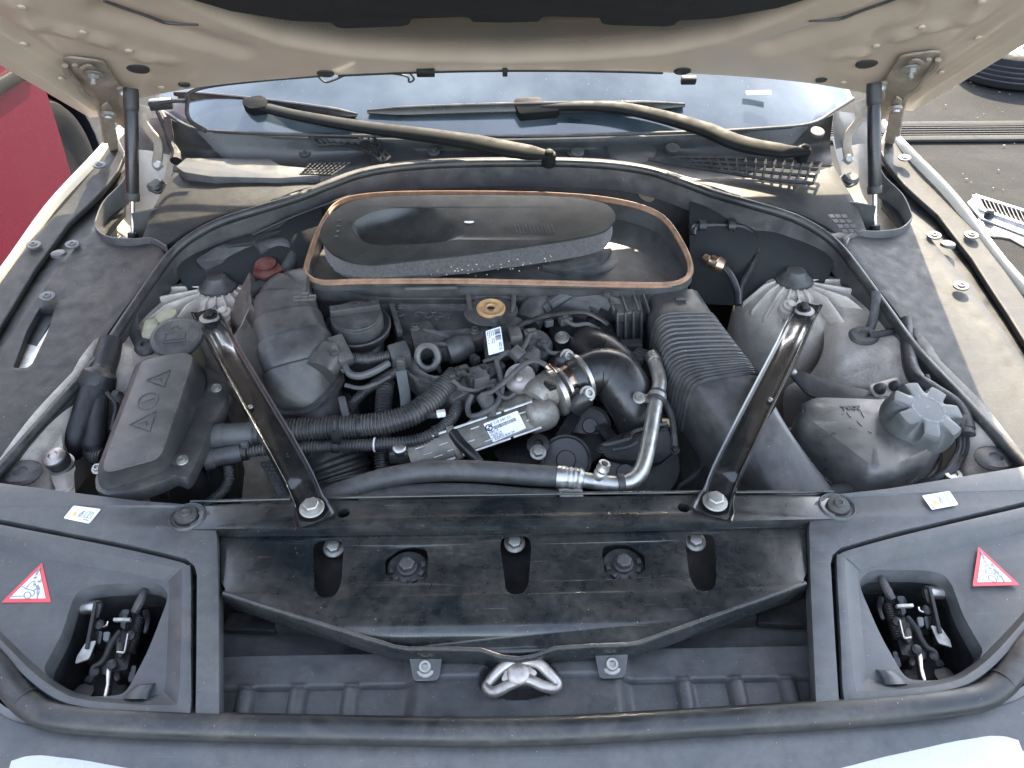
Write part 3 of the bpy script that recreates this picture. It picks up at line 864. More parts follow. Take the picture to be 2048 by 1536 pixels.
# odds and ends inside the pocket
pair('rubber_plug', lathe([(.017, 0), (.017, .006), (.012, .012)], 18, P(312, 374, .935), (0, -.3, 1)), 'cap_grey', car)
pair('plug_loop', tube([P(300, 380, .935), P(318, 386, .935), P(332, 372, .94), P(324, 362, .945)], .003, 8, 5), 'rubber', car)
pair('pocket_nut', lathe([(.016, 0), (.016, .004), (.010, .006)], 16, P(282, 448, .885)), 'khaki', car)

# ---- cowl side covers (flat plates between pocket and seal)
cs = PP([(347, 345, 0.973), (328, 372, 0.972), (306, 425, 0.945), (284, 476, 0.925), (331, 490, 0.924), (372, 465, 0.938), (432, 436, 0.955), (516, 410, 0.974), (598, 385, 0.976), (640, 366, 0.985), (560, 362, 0.983), (430, 366, 0.98), (372, 352, 0.976)])
cps = pair('cowl_side_cover', surf_slab(cs, .012), 'side_plastic', car, ('flat scuffed plastic plate behind the fuse box side seal', 'flat scuffed plastic plate behind the coolant tank side seal'), bevel=.002)
# drain grid in the plate
gl = []
for i in range(3):
    for j in range(4):
        gl.append(slab(PZ([(1655 + i * 13 + j * 9, 429 + j * 10), (1665 + i * 13 + j * 9, 428 + j * 10), (1671 + i * 13 + j * 9, 435 + j * 10), (1661 + i * 13 + j * 9, 436 + j * 10)], .9645), .001))
obj('drain_hole', join(*gl), 'black_print', cps[1], kind='stuff')
# raised shelf that catches the sun
sh = rounded(PP([(352, 333, 0.992), (373, 316, 0.994), (540, 318, 0.996), (560, 331, 0.996), (625, 337, 0.998), (640, 350, 0.996), (560, 356, 0.994), (424, 353, 0.992), (368, 344, 0.992)]), .004, 3)
obj('cowl_shelf', slab(sh, .022), 'trim_plastic', cps[0], bevel=.002)
# wing stay between wing and cowl corner
pair('wing_corner', skin([PP([(252, 300, .985), (258, 262, 1.01), (270, 240, 1.03)]), PP([(290, 300, .99), (300, 262, 1.02), (312, 236, 1.04)]), PP([(340, 310, .995), (345, 262, 1.035), (340, 232, 1.06)])], 4, 4), 'bay_plastic', car)
# ================================================================ windscreen, cowl, wipers
WS = [(300, 208, 1.04), (342, 232, 1.034), (393, 258, 1.03), (500, 266, 1.035), (615, 270, 1.033), (800, 272, 1.032), (1007, 273, 1.031)]
ws = PP(WS); ws[-1].x = 0
wsf = ws + [MX(p) for p in reversed(ws[:-1])]
up1 = Vector((0, .90, .50))
rowsw = []
for t in (0, .08, .3, .6, 1.0):
    rowsw.append([p + Vector((-p.x * .16 * t, .86 * t + .02 * t * (1 - t), .48 * t - .06 * t * t)) for p in wsf])
glass = obj('windscreen', thicken(skin(rowsw, 4, 4), .005, Vector((0, .5, -.86))), 'glass', car, 'dusty windscreen reflecting blue sky behind the wipers', ang=80)
obj('screen_edge', tube([p + Vector((0, -.003, .001)) for p in wsf], .004, 8, 5), 'rubber', glass)
# roof behind it
rt = rowsw[-1]
roof = skin([[p + Vector((0, .005, 0)) for p in rt], [p + Vector((0, .3, .05)) for p in rt], [p + Vector((0, 1.0, .06)) for p in rt], [p + Vector((0, 1.6, -.02)) for p in rt]], 3, 3)
obj('roof', roof, 'body_paint', car, ang=80)
obj('tape_strip', slab([p + Vector((0, -.004, .006)) for p in PP([(1490, 186, 1.083), (1540, 185, 1.083), (1541, 193, 1.079), (1491, 194, 1.079)])], .001), 'blue_tape', glass)

# cowl panel between seal and glass
sc = [P(600, 384, 0.96), P(655, 362, 0.973), P(720, 344, 0.988), P(800, 329, 0.991), P(900, 322, 0.992), P(1007, 320, 0.992)]
sc[-1].x = 0
mid = [P(470, 330, 0.973), P(600, 325, 0.973), P(700, 310, 0.983), P(800, 302, 0.992), P(900, 298, 0.996), P(1007, 297, 0.996)]
mid[-1].x = 0
top = [P(395, 262, 1.034), P(520, 271, 1.026), P(650, 276, 1.022), P(800, 279, 1.022), P(900, 280, 1.022), P(1007, 280, 1.022)]
top[-1].x = 0
f_ = lambda r: r + [MX(p) for p in reversed(r[:-1])]
cowl = obj('cowl_panel', thicken(skin([f_(sc), f_(mid), f_(top)], 5, 6), .005), 'trim_plastic', car, 'grey plastic cowl panel below the windscreen with sunlit patches', ang=60)
# corner pieces under the wiper ends
cor = skin([PP([(345, 342, 0.953), (350, 300, 0.978), (343, 240, 1.048)]), PP([(420, 342, 0.953), (420, 300, 0.983), (400, 262, 1.033)]), PP([(540, 342, 0.956), (530, 305, 0.983), (520, 272, 1.025)]), PP([(640, 342, 0.958), (640, 310, 0.978), (650, 277, 1.021)])], 5, 4)
cowl_corner = pair('cowl_corner', thicken(cor, .004), 'bay_plastic', car, ang=60)
for (x, y, z) in ((437, 297, 0.994), (610, 305, 0.988), (868, 304, 1.), (1147, 306, 0.998)):
    obj('cowl_stud', lathe([(.013, -.004), (.013, .002), (.0095, .004), (.009, .0015), (.0045, .002), (.004, .006)], 22, P(x, y, z), (0, -.35, 1)), 'trim_plastic', cowl)
for (x, y, z) in ((1345, 297, 1.006), (1635, 264, 1.033), (1155, 305, 1.)):
    obj('cowl_stud', lathe([(.014, -.004), (.014, .002), (.010, .003), (.0035, .0015)], 22, P(x, y, z), (0, -.35, 1)), 'trim_plastic', cowl)

# grids: lattice between four corners
def lattice(name, c4, nx, ny, w, parent, label=None, skew=0, th=.003, curve=None):
    if curve is None:
        a, b, c, d = c4
        curve = lambda s, t: (a.lerp(b, s)).lerp(d.lerp(c, s), t)
    gs = []
    for i in range(nx + 1):
        s = i / nx
        gs.append(tube([curve(s, t / 4) for t in range(5)], w * .5, 4, 1))
    for j in range(ny + 1):
        t = j / ny
        gs.append(tube([curve(i / (nx * 2), t) for i in range(nx * 2 + 1)], w * .6, 4, 1))
    return obj(name, join(*gs), 'dark_plastic', parent, label)
gR = [P(1290, 326, 1.), P(1648, 335, 0.988), P(1622, 376, 0.973), P(1330, 334, 0.994)]
up_ = catmull(PP([(1296, 327, 1.002), (1365, 323, 1.004), (1450, 323, 1.003), (1550, 327, 0.998), (1640, 334, 0.992)]), 8)
lo_ = catmull(PP([(1330, 334, 0.996), (1390, 343, 0.992), (1460, 354, 0.988), (1540, 367, 0.983), (1624, 375, 0.978)]), 8)
up_ = [p + UP * .008 for p in up_]; lo_ = [p + UP * .008 for p in lo_]
def crv(s, t):
    i = s * (len(up_) - 1); k = min(int(i), len(up_) - 2); f = i - k
    return up_[k].lerp(up_[k + 1], f).lerp(lo_[k].lerp(lo_[k + 1], f), t)
lattice('intake_grid', gR, 20, 3, .0058, cowl, 'black lattice grid over the sunlit cowl below the wiper pivot', curve=crv)
upl = catmull(PP([(612, 272, 1.022), (660, 266, 1.024), (712, 267, 1.022), (752, 285, 1.012), (782, 320, 0.996)]), 8)
lol = catmull(PP([(640, 300, 1.), (672, 297, 1.), (712, 302, 0.996), (745, 317, 0.992), (768, 332, 0.992)]), 8)
upl = [p + V3((0, -.006, .010)) for p in upl]; lol = [p + V3((0, -.004, .010)) for p in lol]
def crl(s, t):
    i = s * (len(upl) - 1); k = min(int(i), len(upl) - 2); f = i - k
    return upl[k].lerp(upl[k + 1], f).lerp(lol[k].lerp(lol[k + 1], f), t)
lattice('intake_grid', None, 12, 2, .0058, cowl, 'curved black lattice grid around the cowl recess behind the air filter', curve=crl)
lattice('drain_grid', [P(622, 327, 1.), P(700, 325, 1.), P(662, 350, 0.996), P(600, 348, 0.996)], 8, 5, .003, cowl, 'small flat black grid on the cowl shelf')
# raised round boss catching sunlight on the right
obj('cowl_boss', lathe([(.085, -.012), (.082, .004), (.07, .008), (.055, .008), (.050, .014), (.035, .016), (.01, .016)], 30, P(1262, 312, 0.984), (0, -.18, 1)), 'trim_plastic', cowl)
obj('cowl_boss', lathe([(.05, -.012), (.048, .004), (.03, .007), (.01, .007)], 30, P(790, 318, 0.986), (0, -.18, 1)), 'trim_plastic', cowl)

# ---- wipers
def blade(a, b, r, parent, name='blade'):
    n = 22
    secs = []
    d = (b - a)
    t = d.normalized(); nrm = Vector((0, -.5, .86)); s = t.cross(nrm).normalized()
    for i in range(n + 1):
        u = i / n
        e = min(1, .35 + 6 * min(u, 1 - u))
        p = a + d * u + nrm * (.006 * sin(pi * u))
        secs.append([p + s * (x * r * e) + nrm * (y * r * e) for (x, y) in ((-1.3, -.9), (-1.25, -.2), (-.6, .5), (-.1, .95), (.25, .95), (.7, .2), (1.2, -.3), (1.3, -.9))])
    return obj(name, loft(secs), 'gloss_plastic', parent)
def arm(pts, ws, hs, parent, name='arm'):
    path = catmull(pts, 6)
    n = len(path)
    T, _ = frames(path)
    nrm = Vector((0, -.42, .9))
    secs = []
    for i, p in enumerate(path):
        u = i / (n - 1) * (len(ws) - 1); k = min(int(u), len(ws) - 2); f = u - k
        w = ws[k] + (ws[k + 1] - ws[k]) * f; h = hs[k] + (hs[k + 1] - hs[k]) * f
        s = T[i].cross(nrm).normalized(); q = s.cross(T[i])
        secs.append([p + s * (x * w) + q * (y * h) for (x, y) in ((-1, -1), (-1, .3), (-.75, .8), (-.2, 1), (.2, 1), (.75, .8), (1, .3), (1, -1))])
    return obj(name, loft(secs), 'wiper_black', parent, ang=45)
Y0G = ws[-1].y
def base_at(X):
    a = -abs(X)
    for p, q in zip(ws, ws[1:]):
        if p.x <= a <= q.x:
            t = (a - p.x) / (q.x - p.x + 1e-9)
            return p.y + (q.y - p.y) * t, p.z + (q.z - p.z) * t
    return ws[0].y, ws[0].z
def gz(X, Y):
    yb_, zb_ = base_at(X)
    t = (Y - yb_) / .88
    return zb_ + .48 * t - .06 * t * t if t > 0 else max(zb_ + .3 * t, 1.0)
def G(x, y, h): return PS(x, y, lambda X, Y: gz(X, Y) + h)
def wiper(label, piv, base_pts, arm_pts, tip, bl):
    c = G(*piv)
    w = obj('wiper', lathe([(.014, -.02), (.014, .002), (.013, .005), (.009, .006), (.0085, .011), (.006, .0125)], 22, c, (0, -.35, 1)), 'wiper_black', car, label)
    arm([G(*p) for p in base_pts], [.007, .017, .019, .018], [.003, .005, .006, .006], w, 'arm_base')
    arm([G(*p) for p in arm_pts], [.0172, .016, .014, .012, .010], [.006, .0055, .005, .0045, .004], w)
    obj('blade_adapter', slab(rounded([G(x, y, .024) for x, y in tip], .006), .020, d=V3((0, .45, -.9))), 'wiper_black', w, bevel=.003)
    blade(G(*bl[0]), G(*bl[1]), .0095, w)
    obj('blade_rubber', bar(G(bl[0][0] + 4, bl[0][1] + 3, .004), G(bl[1][0] - 4, bl[1][1] + 3, .004), .004, .007), 'rubber', w)
wiper('wiper arm pivoting at the middle of the cowl', (1098, 312, .022), [(1110, 312, .026), (1060, 304, .028), (1000, 294, .028), (948, 283, .028)],
      [(954, 284, .028), (860, 270, .025), (720, 252, .022), (600, 231, .020), (520, 213, .018)],
      [(486, 196), (520, 190), (535, 198), (532, 214), (500, 217), (484, 208)], ((348, 186, .016), (714, 229, .014)))
wiper('wiper arm pivoting beside the lattice grid with its blade across mid windscreen', (1608, 302, .024), [(1620, 303, .028), (1560, 300, .030), (1480, 285, .030), (1412, 257, .030)],
      [(1420, 260, .030), (1340, 236, .028), (1250, 216, .026), (1180, 211, .023), (1080, 212, .02)],
      [(1026, 204), (1034, 195), (1080, 194), (1086, 204), (1120, 208), (1118, 221), (1040, 228)], ((734, 222, .012), (1370, 209, .012)))
# ================================================================ bonnet
BY0, BZ0, BS = 1.555, 1.160, .715
def rear_y(X):            # rear edge of the bonnet, corners further back than the middle
    a = abs(X)
    return BY0 + .035 * (a / .8) ** 2 + .012 * (a / .8) ** 6 - .03 * (a / .86) ** 30
def bon_z(X, Y):
    a = abs(X) / .85
    d = BY0 - Y
    return BZ0 + BS * d - .028 * d * d - .030 * a ** 2 - .028 * a ** 6
def half_w(d):            # d: distance forward of the rear corner
    return .848 - .006 * d - .05 * d * d
def seg_dist(p, a, b):
    ab = (b[0] - a[0], b[1] - a[1]); ap = (p[0] - a[0], p[1] - a[1])
    t = max(0, min(1, (ap[0] * ab[0] + ap[1] * ab[1]) / (ab[0] ** 2 + ab[1] ** 2)))
    return sqrt((ap[0] - t * ab[0]) ** 2 + (ap[1] - t * ab[1]) ** 2)
BPT = lambda x, y: PB(x, y, bon_z)
# relief of the inner skin, in place (X is |X|); positive = up into the bonnet
rec = [BPT(x, y) for x, y in ((330, -10), (450, 45), (565, 88), (700, 112), (850, 121), (1006, 124))]
rec_poly = [(abs(p.x), p.y) for p in rec]
rec_poly[-1] = (0.0, rec_poly[-1][1])
def relief(X, Y):
    a = abs(X)
    r = 0.
    # central recess in front of the rear frame member
    yr = 1e9
    for (q0, q1) in zip(rec_poly, rec_poly[1:]):
        lo, hi = sorted((q0[0], q1[0]))
        if lo <= a <= hi:
            t = (a - q0[0]) / (q1[0] - q0[0] + 1e-9); yr = q0[1] + (q1[1] - q0[1]) * t
    if a > rec_poly[0][0]: yr = rec_poly[0][1] - (a - rec_poly[0][0]) * 1.3
    if yr < 1e8:
        r += .062 * sst(yr + .010, yr - .066, Y) * (1 - .75 * sst(yr - .03, yr - .22, Y))
    for (q0, q1) in zip(RID, RID[1:]):
        dd = seg_dist((a, Y), q0, q1)
        if dd < .03: r -= .007 * (1 - sst(.002, .028, dd)) / 1.0 * (.6 if q0 is not RID[0] else 1)
    # diagonal member: a shallow groove beside it
    d = seg_dist((a, Y), (GA.x, GA.y), (GB.x, GB.y))
    r += .010 * (1 - sst(.0, .045, d))
    # raised flange along the side
    e = half_w(rear_y(X) - Y) - a
    r -= .014 * (1 - sst(.028, .045, e))
    r += .006 * (1 - sst(.0, .018, abs(e - .075)))
    return r
RID = [(abs(BPT(x, y).x), BPT(x, y).y) for x, y in ((35, 8), (62, 45), (140, 62), (205, 80), (290, 114), (335, 121))]
GA, GB = BPT(470, 100), BPT(215, 25)
GA, GB = Vector((abs(GA.x), GA.y, 0)), Vector((abs(GB.x), GB.y, 0))
rowsb = []
NL = 170
for i in range(NL + 1):
    s = (i / NL) ** 1.7
    row = []
    for j in range(241):
        u = -1 + 2 * j / 240
        dlen = s * 1.05
        hw = half_w(dlen)
        X = u * hw
        Y = rear_y(X) - dlen * (1 - .10 * u * u * s)
        row.append(Vector((X, Y, bon_z(X, Y) + relief(X, Y))))
    rowsb.append(row)
inner_skin = grid(rowsb)
def outer_pt(p, u, s):
    e = min(1, (1 - abs(u)) * 9, s * 25 + .05, (1 - s) * 25 + .05)
    return Vector((p.x, p.y + .012, bon_z(p.x, p.y) + .004 + .024 * sqrt(max(0, e)) + .062 * sst(0, .5, s * 6) * sst(0, 1, (1 - abs(u)) * 4)))
outer_rows = [[outer_pt(rowsb[i][j], -1 + 2 * j / 240, (i / NL) ** 1.7) for j in range(0, 241, 4)] for i in range(0, NL + 1, 5)]
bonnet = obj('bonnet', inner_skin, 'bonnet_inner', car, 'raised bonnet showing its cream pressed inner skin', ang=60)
obj('bonnet_outer_skin', grid(outer_rows), 'body_paint', bonnet, ang=60)
att = bonnet.data.attributes.new('recess_tone', 'FLOAT', 'POINT')  # weight of the darker colour inside the bonnet recess
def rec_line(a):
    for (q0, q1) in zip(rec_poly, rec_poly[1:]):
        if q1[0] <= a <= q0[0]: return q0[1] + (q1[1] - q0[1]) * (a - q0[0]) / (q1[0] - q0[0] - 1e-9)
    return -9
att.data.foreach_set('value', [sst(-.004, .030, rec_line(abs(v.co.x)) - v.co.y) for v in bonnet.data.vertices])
# hemmed edge all round
hem = [rowsb[i][0] for i in range(NL, 0, -5)] + [rowsb[0][j] for j in range(0, 241, 3)] + [rowsb[i][240] for i in range(5, NL + 1, 5)]
obj('bonnet_hem', tube([p + UP * .006 for p in hem], .0050, 8, 1), 'body_paint', bonnet)
def bsurf(x, y, lift=0):
    p = BPT(x, y)
    return Vector((p.x, p.y, bon_z(p.x, p.y) + relief(p.x, p.y) - lift))
BN = Vector((0, -BS, -1)).normalized()     # outward normal of the inner skin
# rubber plugs
for (x, y, rr) in ((276, 137, .0195), (368, 168, .011), (651, 146, .0165)):
    pp = bsurf(x, y)
    pair('plug', lathe([(rr, -.002), (rr, .002), (rr * .9, .0035), (rr * .2, .004)], 24, pp, BN), 'rubber', bonnet)
# spot-weld dimples
for (x, y) in ((40, 5), (164, 60), (256, 97), (120, 153), (47, 88), (322, 175)):
    pp = bsurf(x, y)
    pair('weld_dimple', lathe([(.0068, -.001), (.0066, .0015), (.0045, .0026), (.001, .003)], 16, pp, BN), 'bonnet_inner', bonnet)
# bead of sealant on the stiffener
bead = [bsurf(x, y, .002) for x, y in ((208, 2), (240, 18), (290, 38), (330, 54), (352, 52), (395, 47))]
pair('sealant_bead', tube(bead, [.003, .004, .004, .005, .005, .003], 8, 5, flat=.6), 'rail_metal', bonnet)
# insulation mat with tabs
me_ = []
mat_edge = [(372, -25), (460, 2), (580, 22), (660, 26), (672, 36), (690, 38), (800, 34), (818, 30), (824, 18), (925, 14), (937, 16), (945, 25), (1006, 26)]
ml = [BPT(x, y) + V3((0, 0, -.004)) for x, y in mat_edge]
ml[-1].x = 0
top_l = [Vector((-.50, ml[0].y - .05, 0)), Vector((-.52, ml[0].y - .35, 0)), Vector((0, ml[0].y - .40, 0))]
top_l = [Vector((p.x, p.y, bon_z(p.x, p.y) - .006)) for p in top_l]
ring = list(reversed(ml)) + top_l
obj('insulation_mat', slab(sym(ring)[:-1] if False else (list(reversed(ml)) + top_l + [MX(p) for p in reversed(top_l[:-1])] + [MX(p) for p in ml[:-1]]), .012, d=BN), 'felt_mat', bonnet, 'black felt heat mat under the bonnet with square tabs', bevel=.003)
# rear edge seal strip, wiring and jets
re_ = [rowsb[0][j] + Vector((0, .002, 0)) for j in range(74, 167, 3)]
obj('bonnet_rear_strip', tube(re_, .0042, 6, 1), 'rubber', bonnet)
for (x, y, w) in ((850, 142, .035), (1380, 158, .03), (1010, 141, .01)):
    c = bsurf(x, y - 8)
    obj('washer_jet', box(Vector((c.x, c.y + .006, c.z - .012)), w, .012, .014, Matrix.Rotation(.5, 3, 'X')), 'dark_plastic', bonnet, bevel=.002)
wl = [PY(x, y, 1.562) for x, y in ((635, 152), (650, 164), (668, 160), (700, 148), (760, 145), (812, 152), (818, 164), (828, 158), (820, 146))]
obj('washer_hose', tube(wl, .0022, 8, 5), 'rubber', bonnet)
hl = [PY(x, y, Y) for x, y, Y in ((318, 207, 1.56), (350, 202, 1.57), (372, 200, 1.575), (380, 185, 1.585), (420, 172, 1.59), (520, 160, 1.575), (640, 150, 1.562))]
obj('washer_hose', tube(hl, .004, 8, 6), 'rubber', bonnet)
obj('hose_tail', tube([PY(376, 196, 1.57), PY(374, 225, 1.555), PY(384, 245, 1.55), PY(412, 262, 1.53)], .005, 8, 5, flat=.4), 'rubber', bonnet)

# ---- hinges
hp = lambda x, y, l: bsurf(x, y, l)
hinge_g = join(
    # long pressed plate against the bonnet
    slab(rounded([hp(120, 108, .010), hp(135, 103, .010), hp(190, 108, .012), hp(205, 112, .012), hp(238, 165, .014), hp(258, 200, .016), hp(240, 232, .02), hp(200, 205, .016), hp(160, 160, .012)], .006), .004, d=-BN),
)
hinge = pair('bonnet_hinge', hinge_g, 'hinge_steel', car, ('cream steel bonnet hinge on the side of the red car', 'cream steel bonnet hinge on the side of the lying wheel'), bevel=.0012)
rail = [hp(122, 108, .020), hp(128, 128, .022), hp(145, 142, .024), hp(160, 160, .026), hp(180, 172, .028), hp(190, 188, .03), hp(192, 205, .035), hp(192, 228, .045)]
pair('hinge_rail', join(tube(rail, .0055, 8, 5, flat=.7)), 'hinge_steel', hinge)
rail2 = [hp(232, 152, .022), hp(236, 165, .024), hp(236, 180, .028), hp(246, 186, .03)]
pair('hinge_arm', tube(rail2, .006, 8, 5, flat=.6), 'hinge_steel', hinge)
rail3 = [hp(140, 103, .022), hp(148, 112, .022), hp(168, 104, .022), hp(178, 112, .02)]
pair('hinge_lug', tube(rail3, .005, 8, 5, flat=.6), 'hinge_steel', hinge)
pair('bolt', move(join(lathe([(.016, 0), (.016, .002), (.013, .004)], 20), move(hexg(.0105, .008), V3((0, 0, .003))), lathe([(.0055, .01), (.0055, .02), (.003, .021)], 12)), Matrix.Translation(hp(178, 121, .022)) @ BN.to_track_quat('Z', 'Y').to_matrix().to_4x4()), 'zinc', hinge)
pair('hinge_plate', slab(rounded([hp(190, 176, .038), hp(203, 170, .038), hp(214, 185, .04), hp(217, 232, .055), hp(210, 243, .058), hp(197, 236, .056), hp(192, 215, .05)], .005), .004, d=-BN), 'hinge_steel', hinge, bevel=.001)
pair('hinge_pin', lathe([(.013, 0), (.013, .006), (.009, .008), (.008, .012)], 18, hp(203, 185, .042), BN), 'zinc', hinge)
pair('hinge_knuckle', join(tube([P(232, 208, 1.075), P(262, 212, 1.075)], .013, 14, 1), tube([P(222, 222, 1.06), P(250, 226, 1.06)], .008, 12, 1)), 'zinc', hinge, bevel=.001)
low_arm = [P(288, 226, 1.06), P(288, 246, 1.045), P(300, 264, 1.03), P(314, 282, 1.015), P(317, 305, .995), P(314, 328, .975), P(322, 338, .965)]
pair('hinge_link', join(tube(low_arm, [.008, .009, .009, .009, .010, .011, .008], 10, 5, flat=.45)), 'hinge_steel', hinge)
pair('hinge_bracket', slab(rounded(PP([(272, 206, 1.078), (300, 214, 1.07), (296, 246, 1.045), (276, 252, 1.04)]), .005), .004), 'hinge_steel', hinge, bevel=.001)
pair('pivot', lathe([(.010, 0), (.010, .005), (.006, .008)], 16, P(314, 330, .984), (.3, -.8, .4)), 'zinc', hinge)
# jet plug and its black connector by the hinge on the left
con = obj('hose_connector', box(P(322, 208, 1.078), .045, .022, .02, Matrix.Rotation(.25, 3, 'Z')), 'dark_plastic', car, bevel=.003)
obj('connector_print', box(P(322, 198, 1.094), .010, .008, .001, Matrix.Rotation(.25, 3, 'Z')), 'white_clip', con)
obj('taped_hose', tube([P(318, 222, 1.055), P(332, 250, 1.035), P(340, 280, 1.015), P(352, 305, 1.0), P(352, 322, .99)], [.008, .010, .008, .010, .012], 10, 5), 'tape', car)

# ---- gas struts
g_top, g_mid, g_bot, g_rod = PY(262, 176, 1.46), None, None, P(266, 474, .905)
ax = (g_rod - g_top)
def gp(t): return g_top + ax * t
st = pair('gas_strut', tube([gp(.115), gp(.73)], .0122, 20, 1), 'gloss_plastic', car, ('black gas strut holding the bonnet beside the red car', 'black gas strut holding the bonnet on the wheel side'), bevel=.001)
pair('end_socket', tube([gp(0), gp(.03), gp(.12), gp(.145)], [.0125, .0135, .0135, .0125], 18, 1), 'rubber', st, bevel=.001)
pair('end_collar', tube([gp(.69), gp(.745)], .0132, 20, 1), 'rubber', st, bevel=.001)
pair('rod', tube([gp(.73), gp(1.0)], .0045, 12, 1), 'steel', st)
pair('ball_stud', lathe([(.008, 0), (.010, .008), (.006, .016)], 14, gp(.05) + Vector((-.01, .012, 0)), (-1, .2, 0)), 'zinc', st)
pair('foot_socket', tube([gp(.97), gp(1.06)], .010, 12, 1), 'dark_plastic', st)
# ================================================================ engine bay shell
def pairR(name, g, mat, parents, labels=(None, None), **kw):
    """built on the right, mirrored to the left; returns (left, right)"""
    return pair(name, mirror(g), mat, parents, labels, **kw)
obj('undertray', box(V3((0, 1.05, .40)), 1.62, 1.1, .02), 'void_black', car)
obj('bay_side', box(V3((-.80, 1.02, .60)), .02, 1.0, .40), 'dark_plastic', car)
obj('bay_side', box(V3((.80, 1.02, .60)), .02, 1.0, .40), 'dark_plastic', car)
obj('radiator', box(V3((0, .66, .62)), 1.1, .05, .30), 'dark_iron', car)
# bulkhead under the cowl
fw = []
for (dy, z, k) in ((.0, .972, 1.0), (-.008, .93, 1.0), (-.02, .86, .99), (-.03, .76, .97), (-.05, .55, .95)):
    fw.append([V3((X * k, 1.482 - .05 * (abs(X) / .6) ** 2.2 - .12 * max(0, abs(X) - .48) + dy, z - .06 * max(0, abs(X) - .35))) for X in [-.72 + 1.44 * i / 16 for i in range(17)]])
bulk = obj('bulkhead', thicken(skin(fw, 2, 4), .006, V3((0, 1, 0))), 'dark_plastic', car, 'dark plastic bulkhead behind the air filter', ang=60)
# ledge line along the bulkhead
ld = [P(505, 470, .945), P(600, 428, .962), P(700, 392, .975), P(745, 386, .977), P(800, 385, .977), P(1010, 384, .977), P(1240, 384, .977), P(1268, 392, .972), P(1275, 430, .955)]
obj('bulkhead_bead', tube(ld[:3], .0025, 6, 4), 'dark_plastic', bulk)
obj('tape_residue', slab(catmull([PY(x, y, 1.458) for x, y in ((1272, 374), (1284, 366), (1296, 372), (1308, 366), (1322, 374), (1316, 388), (1302, 404), (1284, 398), (1276, 388))], 3, True), .002, d=V3((0, 1, 0))), 'stain', bulk)
# felt pads either side of the bulkhead
pairR('sound_pad', thicken(skin([PP([(1380, 400, .962), (1500, 428, .948), (1590, 462, .93), (1670, 512, .905)]), PP([(1380, 470, .93), (1480, 500, .915), (1570, 515, .905), (1660, 545, .885)]), PP([(1380, 600, .83), (1470, 600, .83), (1550, 570, .86), (1640, 570, .865)])], 4, 4, lambda p: p + V3((0, .0, .003 * sin(p.x * 60) * cos(p.z * 50)))), .01), 'felt_mat', car)
obj('pad_block', box(P(1662, 500, .90), .055, .05, .06, Matrix.Rotation(-.5, 3, 'Z')), 'filter_plate', car, bevel=.006)

# ---- inner wings
R0 = [(1610, 545, .845), (1660, 552, .862), (1740, 580, .872), (1810, 640, .872), (1850, 690, .868), (1960, 800, .855), (2040, 900, .835)]
R1 = [(1640, 620, .828), (1680, 622, .848), (1740, 640, .856), (1810, 690, .852), (1860, 740, .848), (1950, 850, .835), (2020, 940, .815)]
R2 = [(1648, 690, .806), (1686, 690, .834), (1740, 690, .842), (1810, 730, .838), (1866, 780, .832), (1940, 880, .82), (1990, 955, .805)]
R3 = [(1620, 748, .765), (1675, 748, .80), (1740, 750, .815), (1800, 780, .812), (1868, 820, .812), (1935, 900, .81), (1970, 965, .80)]
R4 = [(1570, 780, .74), (1650, 785, .765), (1735, 795, .78), (1790, 815, .77), (1860, 850, .78), (1915, 930, .79), (1945, 985, .79)]
R5 = [(1570, 850, .66), (1650, 860, .67), (1735, 870, .68), (1790, 890, .68), (1850, 920, .70), (1895, 970, .74), (1910, 1000, .76)]
def dent(p):
    q = P(1805, 715, .84); d = ((p.x - q.x) ** 2 + (p.y - q.y) ** 2) ** .5
    q2 = P(1700, 700, .84); d2 = (((p.x - q2.x) * .6) ** 2 + (p.y - q2.y) ** 2) ** .5
    return p + UP * (.010 * (1 - sst(.03, .055, d)) - .006 * (1 - sst(.02, .05, d2)))
inner_wing = pairR('inner_wing', thicken(skin([PP(r) for r in (R0, R1, R2, R3, R4, R5)], 6, 6, dent), .004), 'cast_alloy', car, ('beige metal inner wing behind the fuse box', 'beige metal inner wing beside the coolant tank'), ang=50)

# ---- strut towers
tc_ = P(1585, 570, .862)
tz = .862
prof = [(.104, -.30), (.098, -.065), (.092, -.045), (.084, -.034), (.060, -.012), (.046, .004), (.038, .008), (.02, .008)]
tower = pairR('strut_tower', lathe(prof, 40, tc_), 'cast_alloy', car, ('cast strut tower with a black cap behind the washer bottle', 'ribbed cast alloy strut tower with a black cap'), ang=40)
for k in range(13):
    a = -pi * .97 + k * (pi * 1.30) / 12
    L = .090 + (.07 if a > -.75 and a < .15 else .03 if a > -1.2 and a < .35 else 0)
    zo = -.038 if L < .1 else -.022
    c0 = tc_ + V3((cos(a) * .036, sin(a) * .036, .006)); c1 = tc_ + V3((cos(a) * L * .62, sin(a) * L * .62, -.008 + (0 if L < .1 else .006))); c2 = tc_ + V3((cos(a) * L, sin(a) * L, zo))
    s = V3((-sin(a), cos(a), 0)) * .0028
    secs = [[c + s, c + s * .6 + UP * h, c - s * .6 + UP * h, c - s, c - s - UP * .02, c + s - UP * .02] for c, h in ((c0, .006), (c1, .013), (c2, .007))]
    pairR('rib', loft(secs), 'cast_alloy', tower, bevel=.0008)
pairR('tower_cap', lathe([(.034, 0), (.034, .006), (.030, .009), (.019, .020), (.017, .024), (.012, .025)], 28, tc_ + UP * .008, rf=lambda a, r, h: r * (1 + (.03 * cos(a * 9) if .006 < h < .021 else 0))), 'bay_plastic', tower)
for (x, y, z) in ((1578, 617, .860),):
    pairR('stud', lathe([(.017, -.012), (.017, .002), (.0125, .003), (.0125, .010), (.006, .0105), (.006, .016)], 20, P(x, y, z), (0, -.35, 1)), 'cast_alloy', tower)

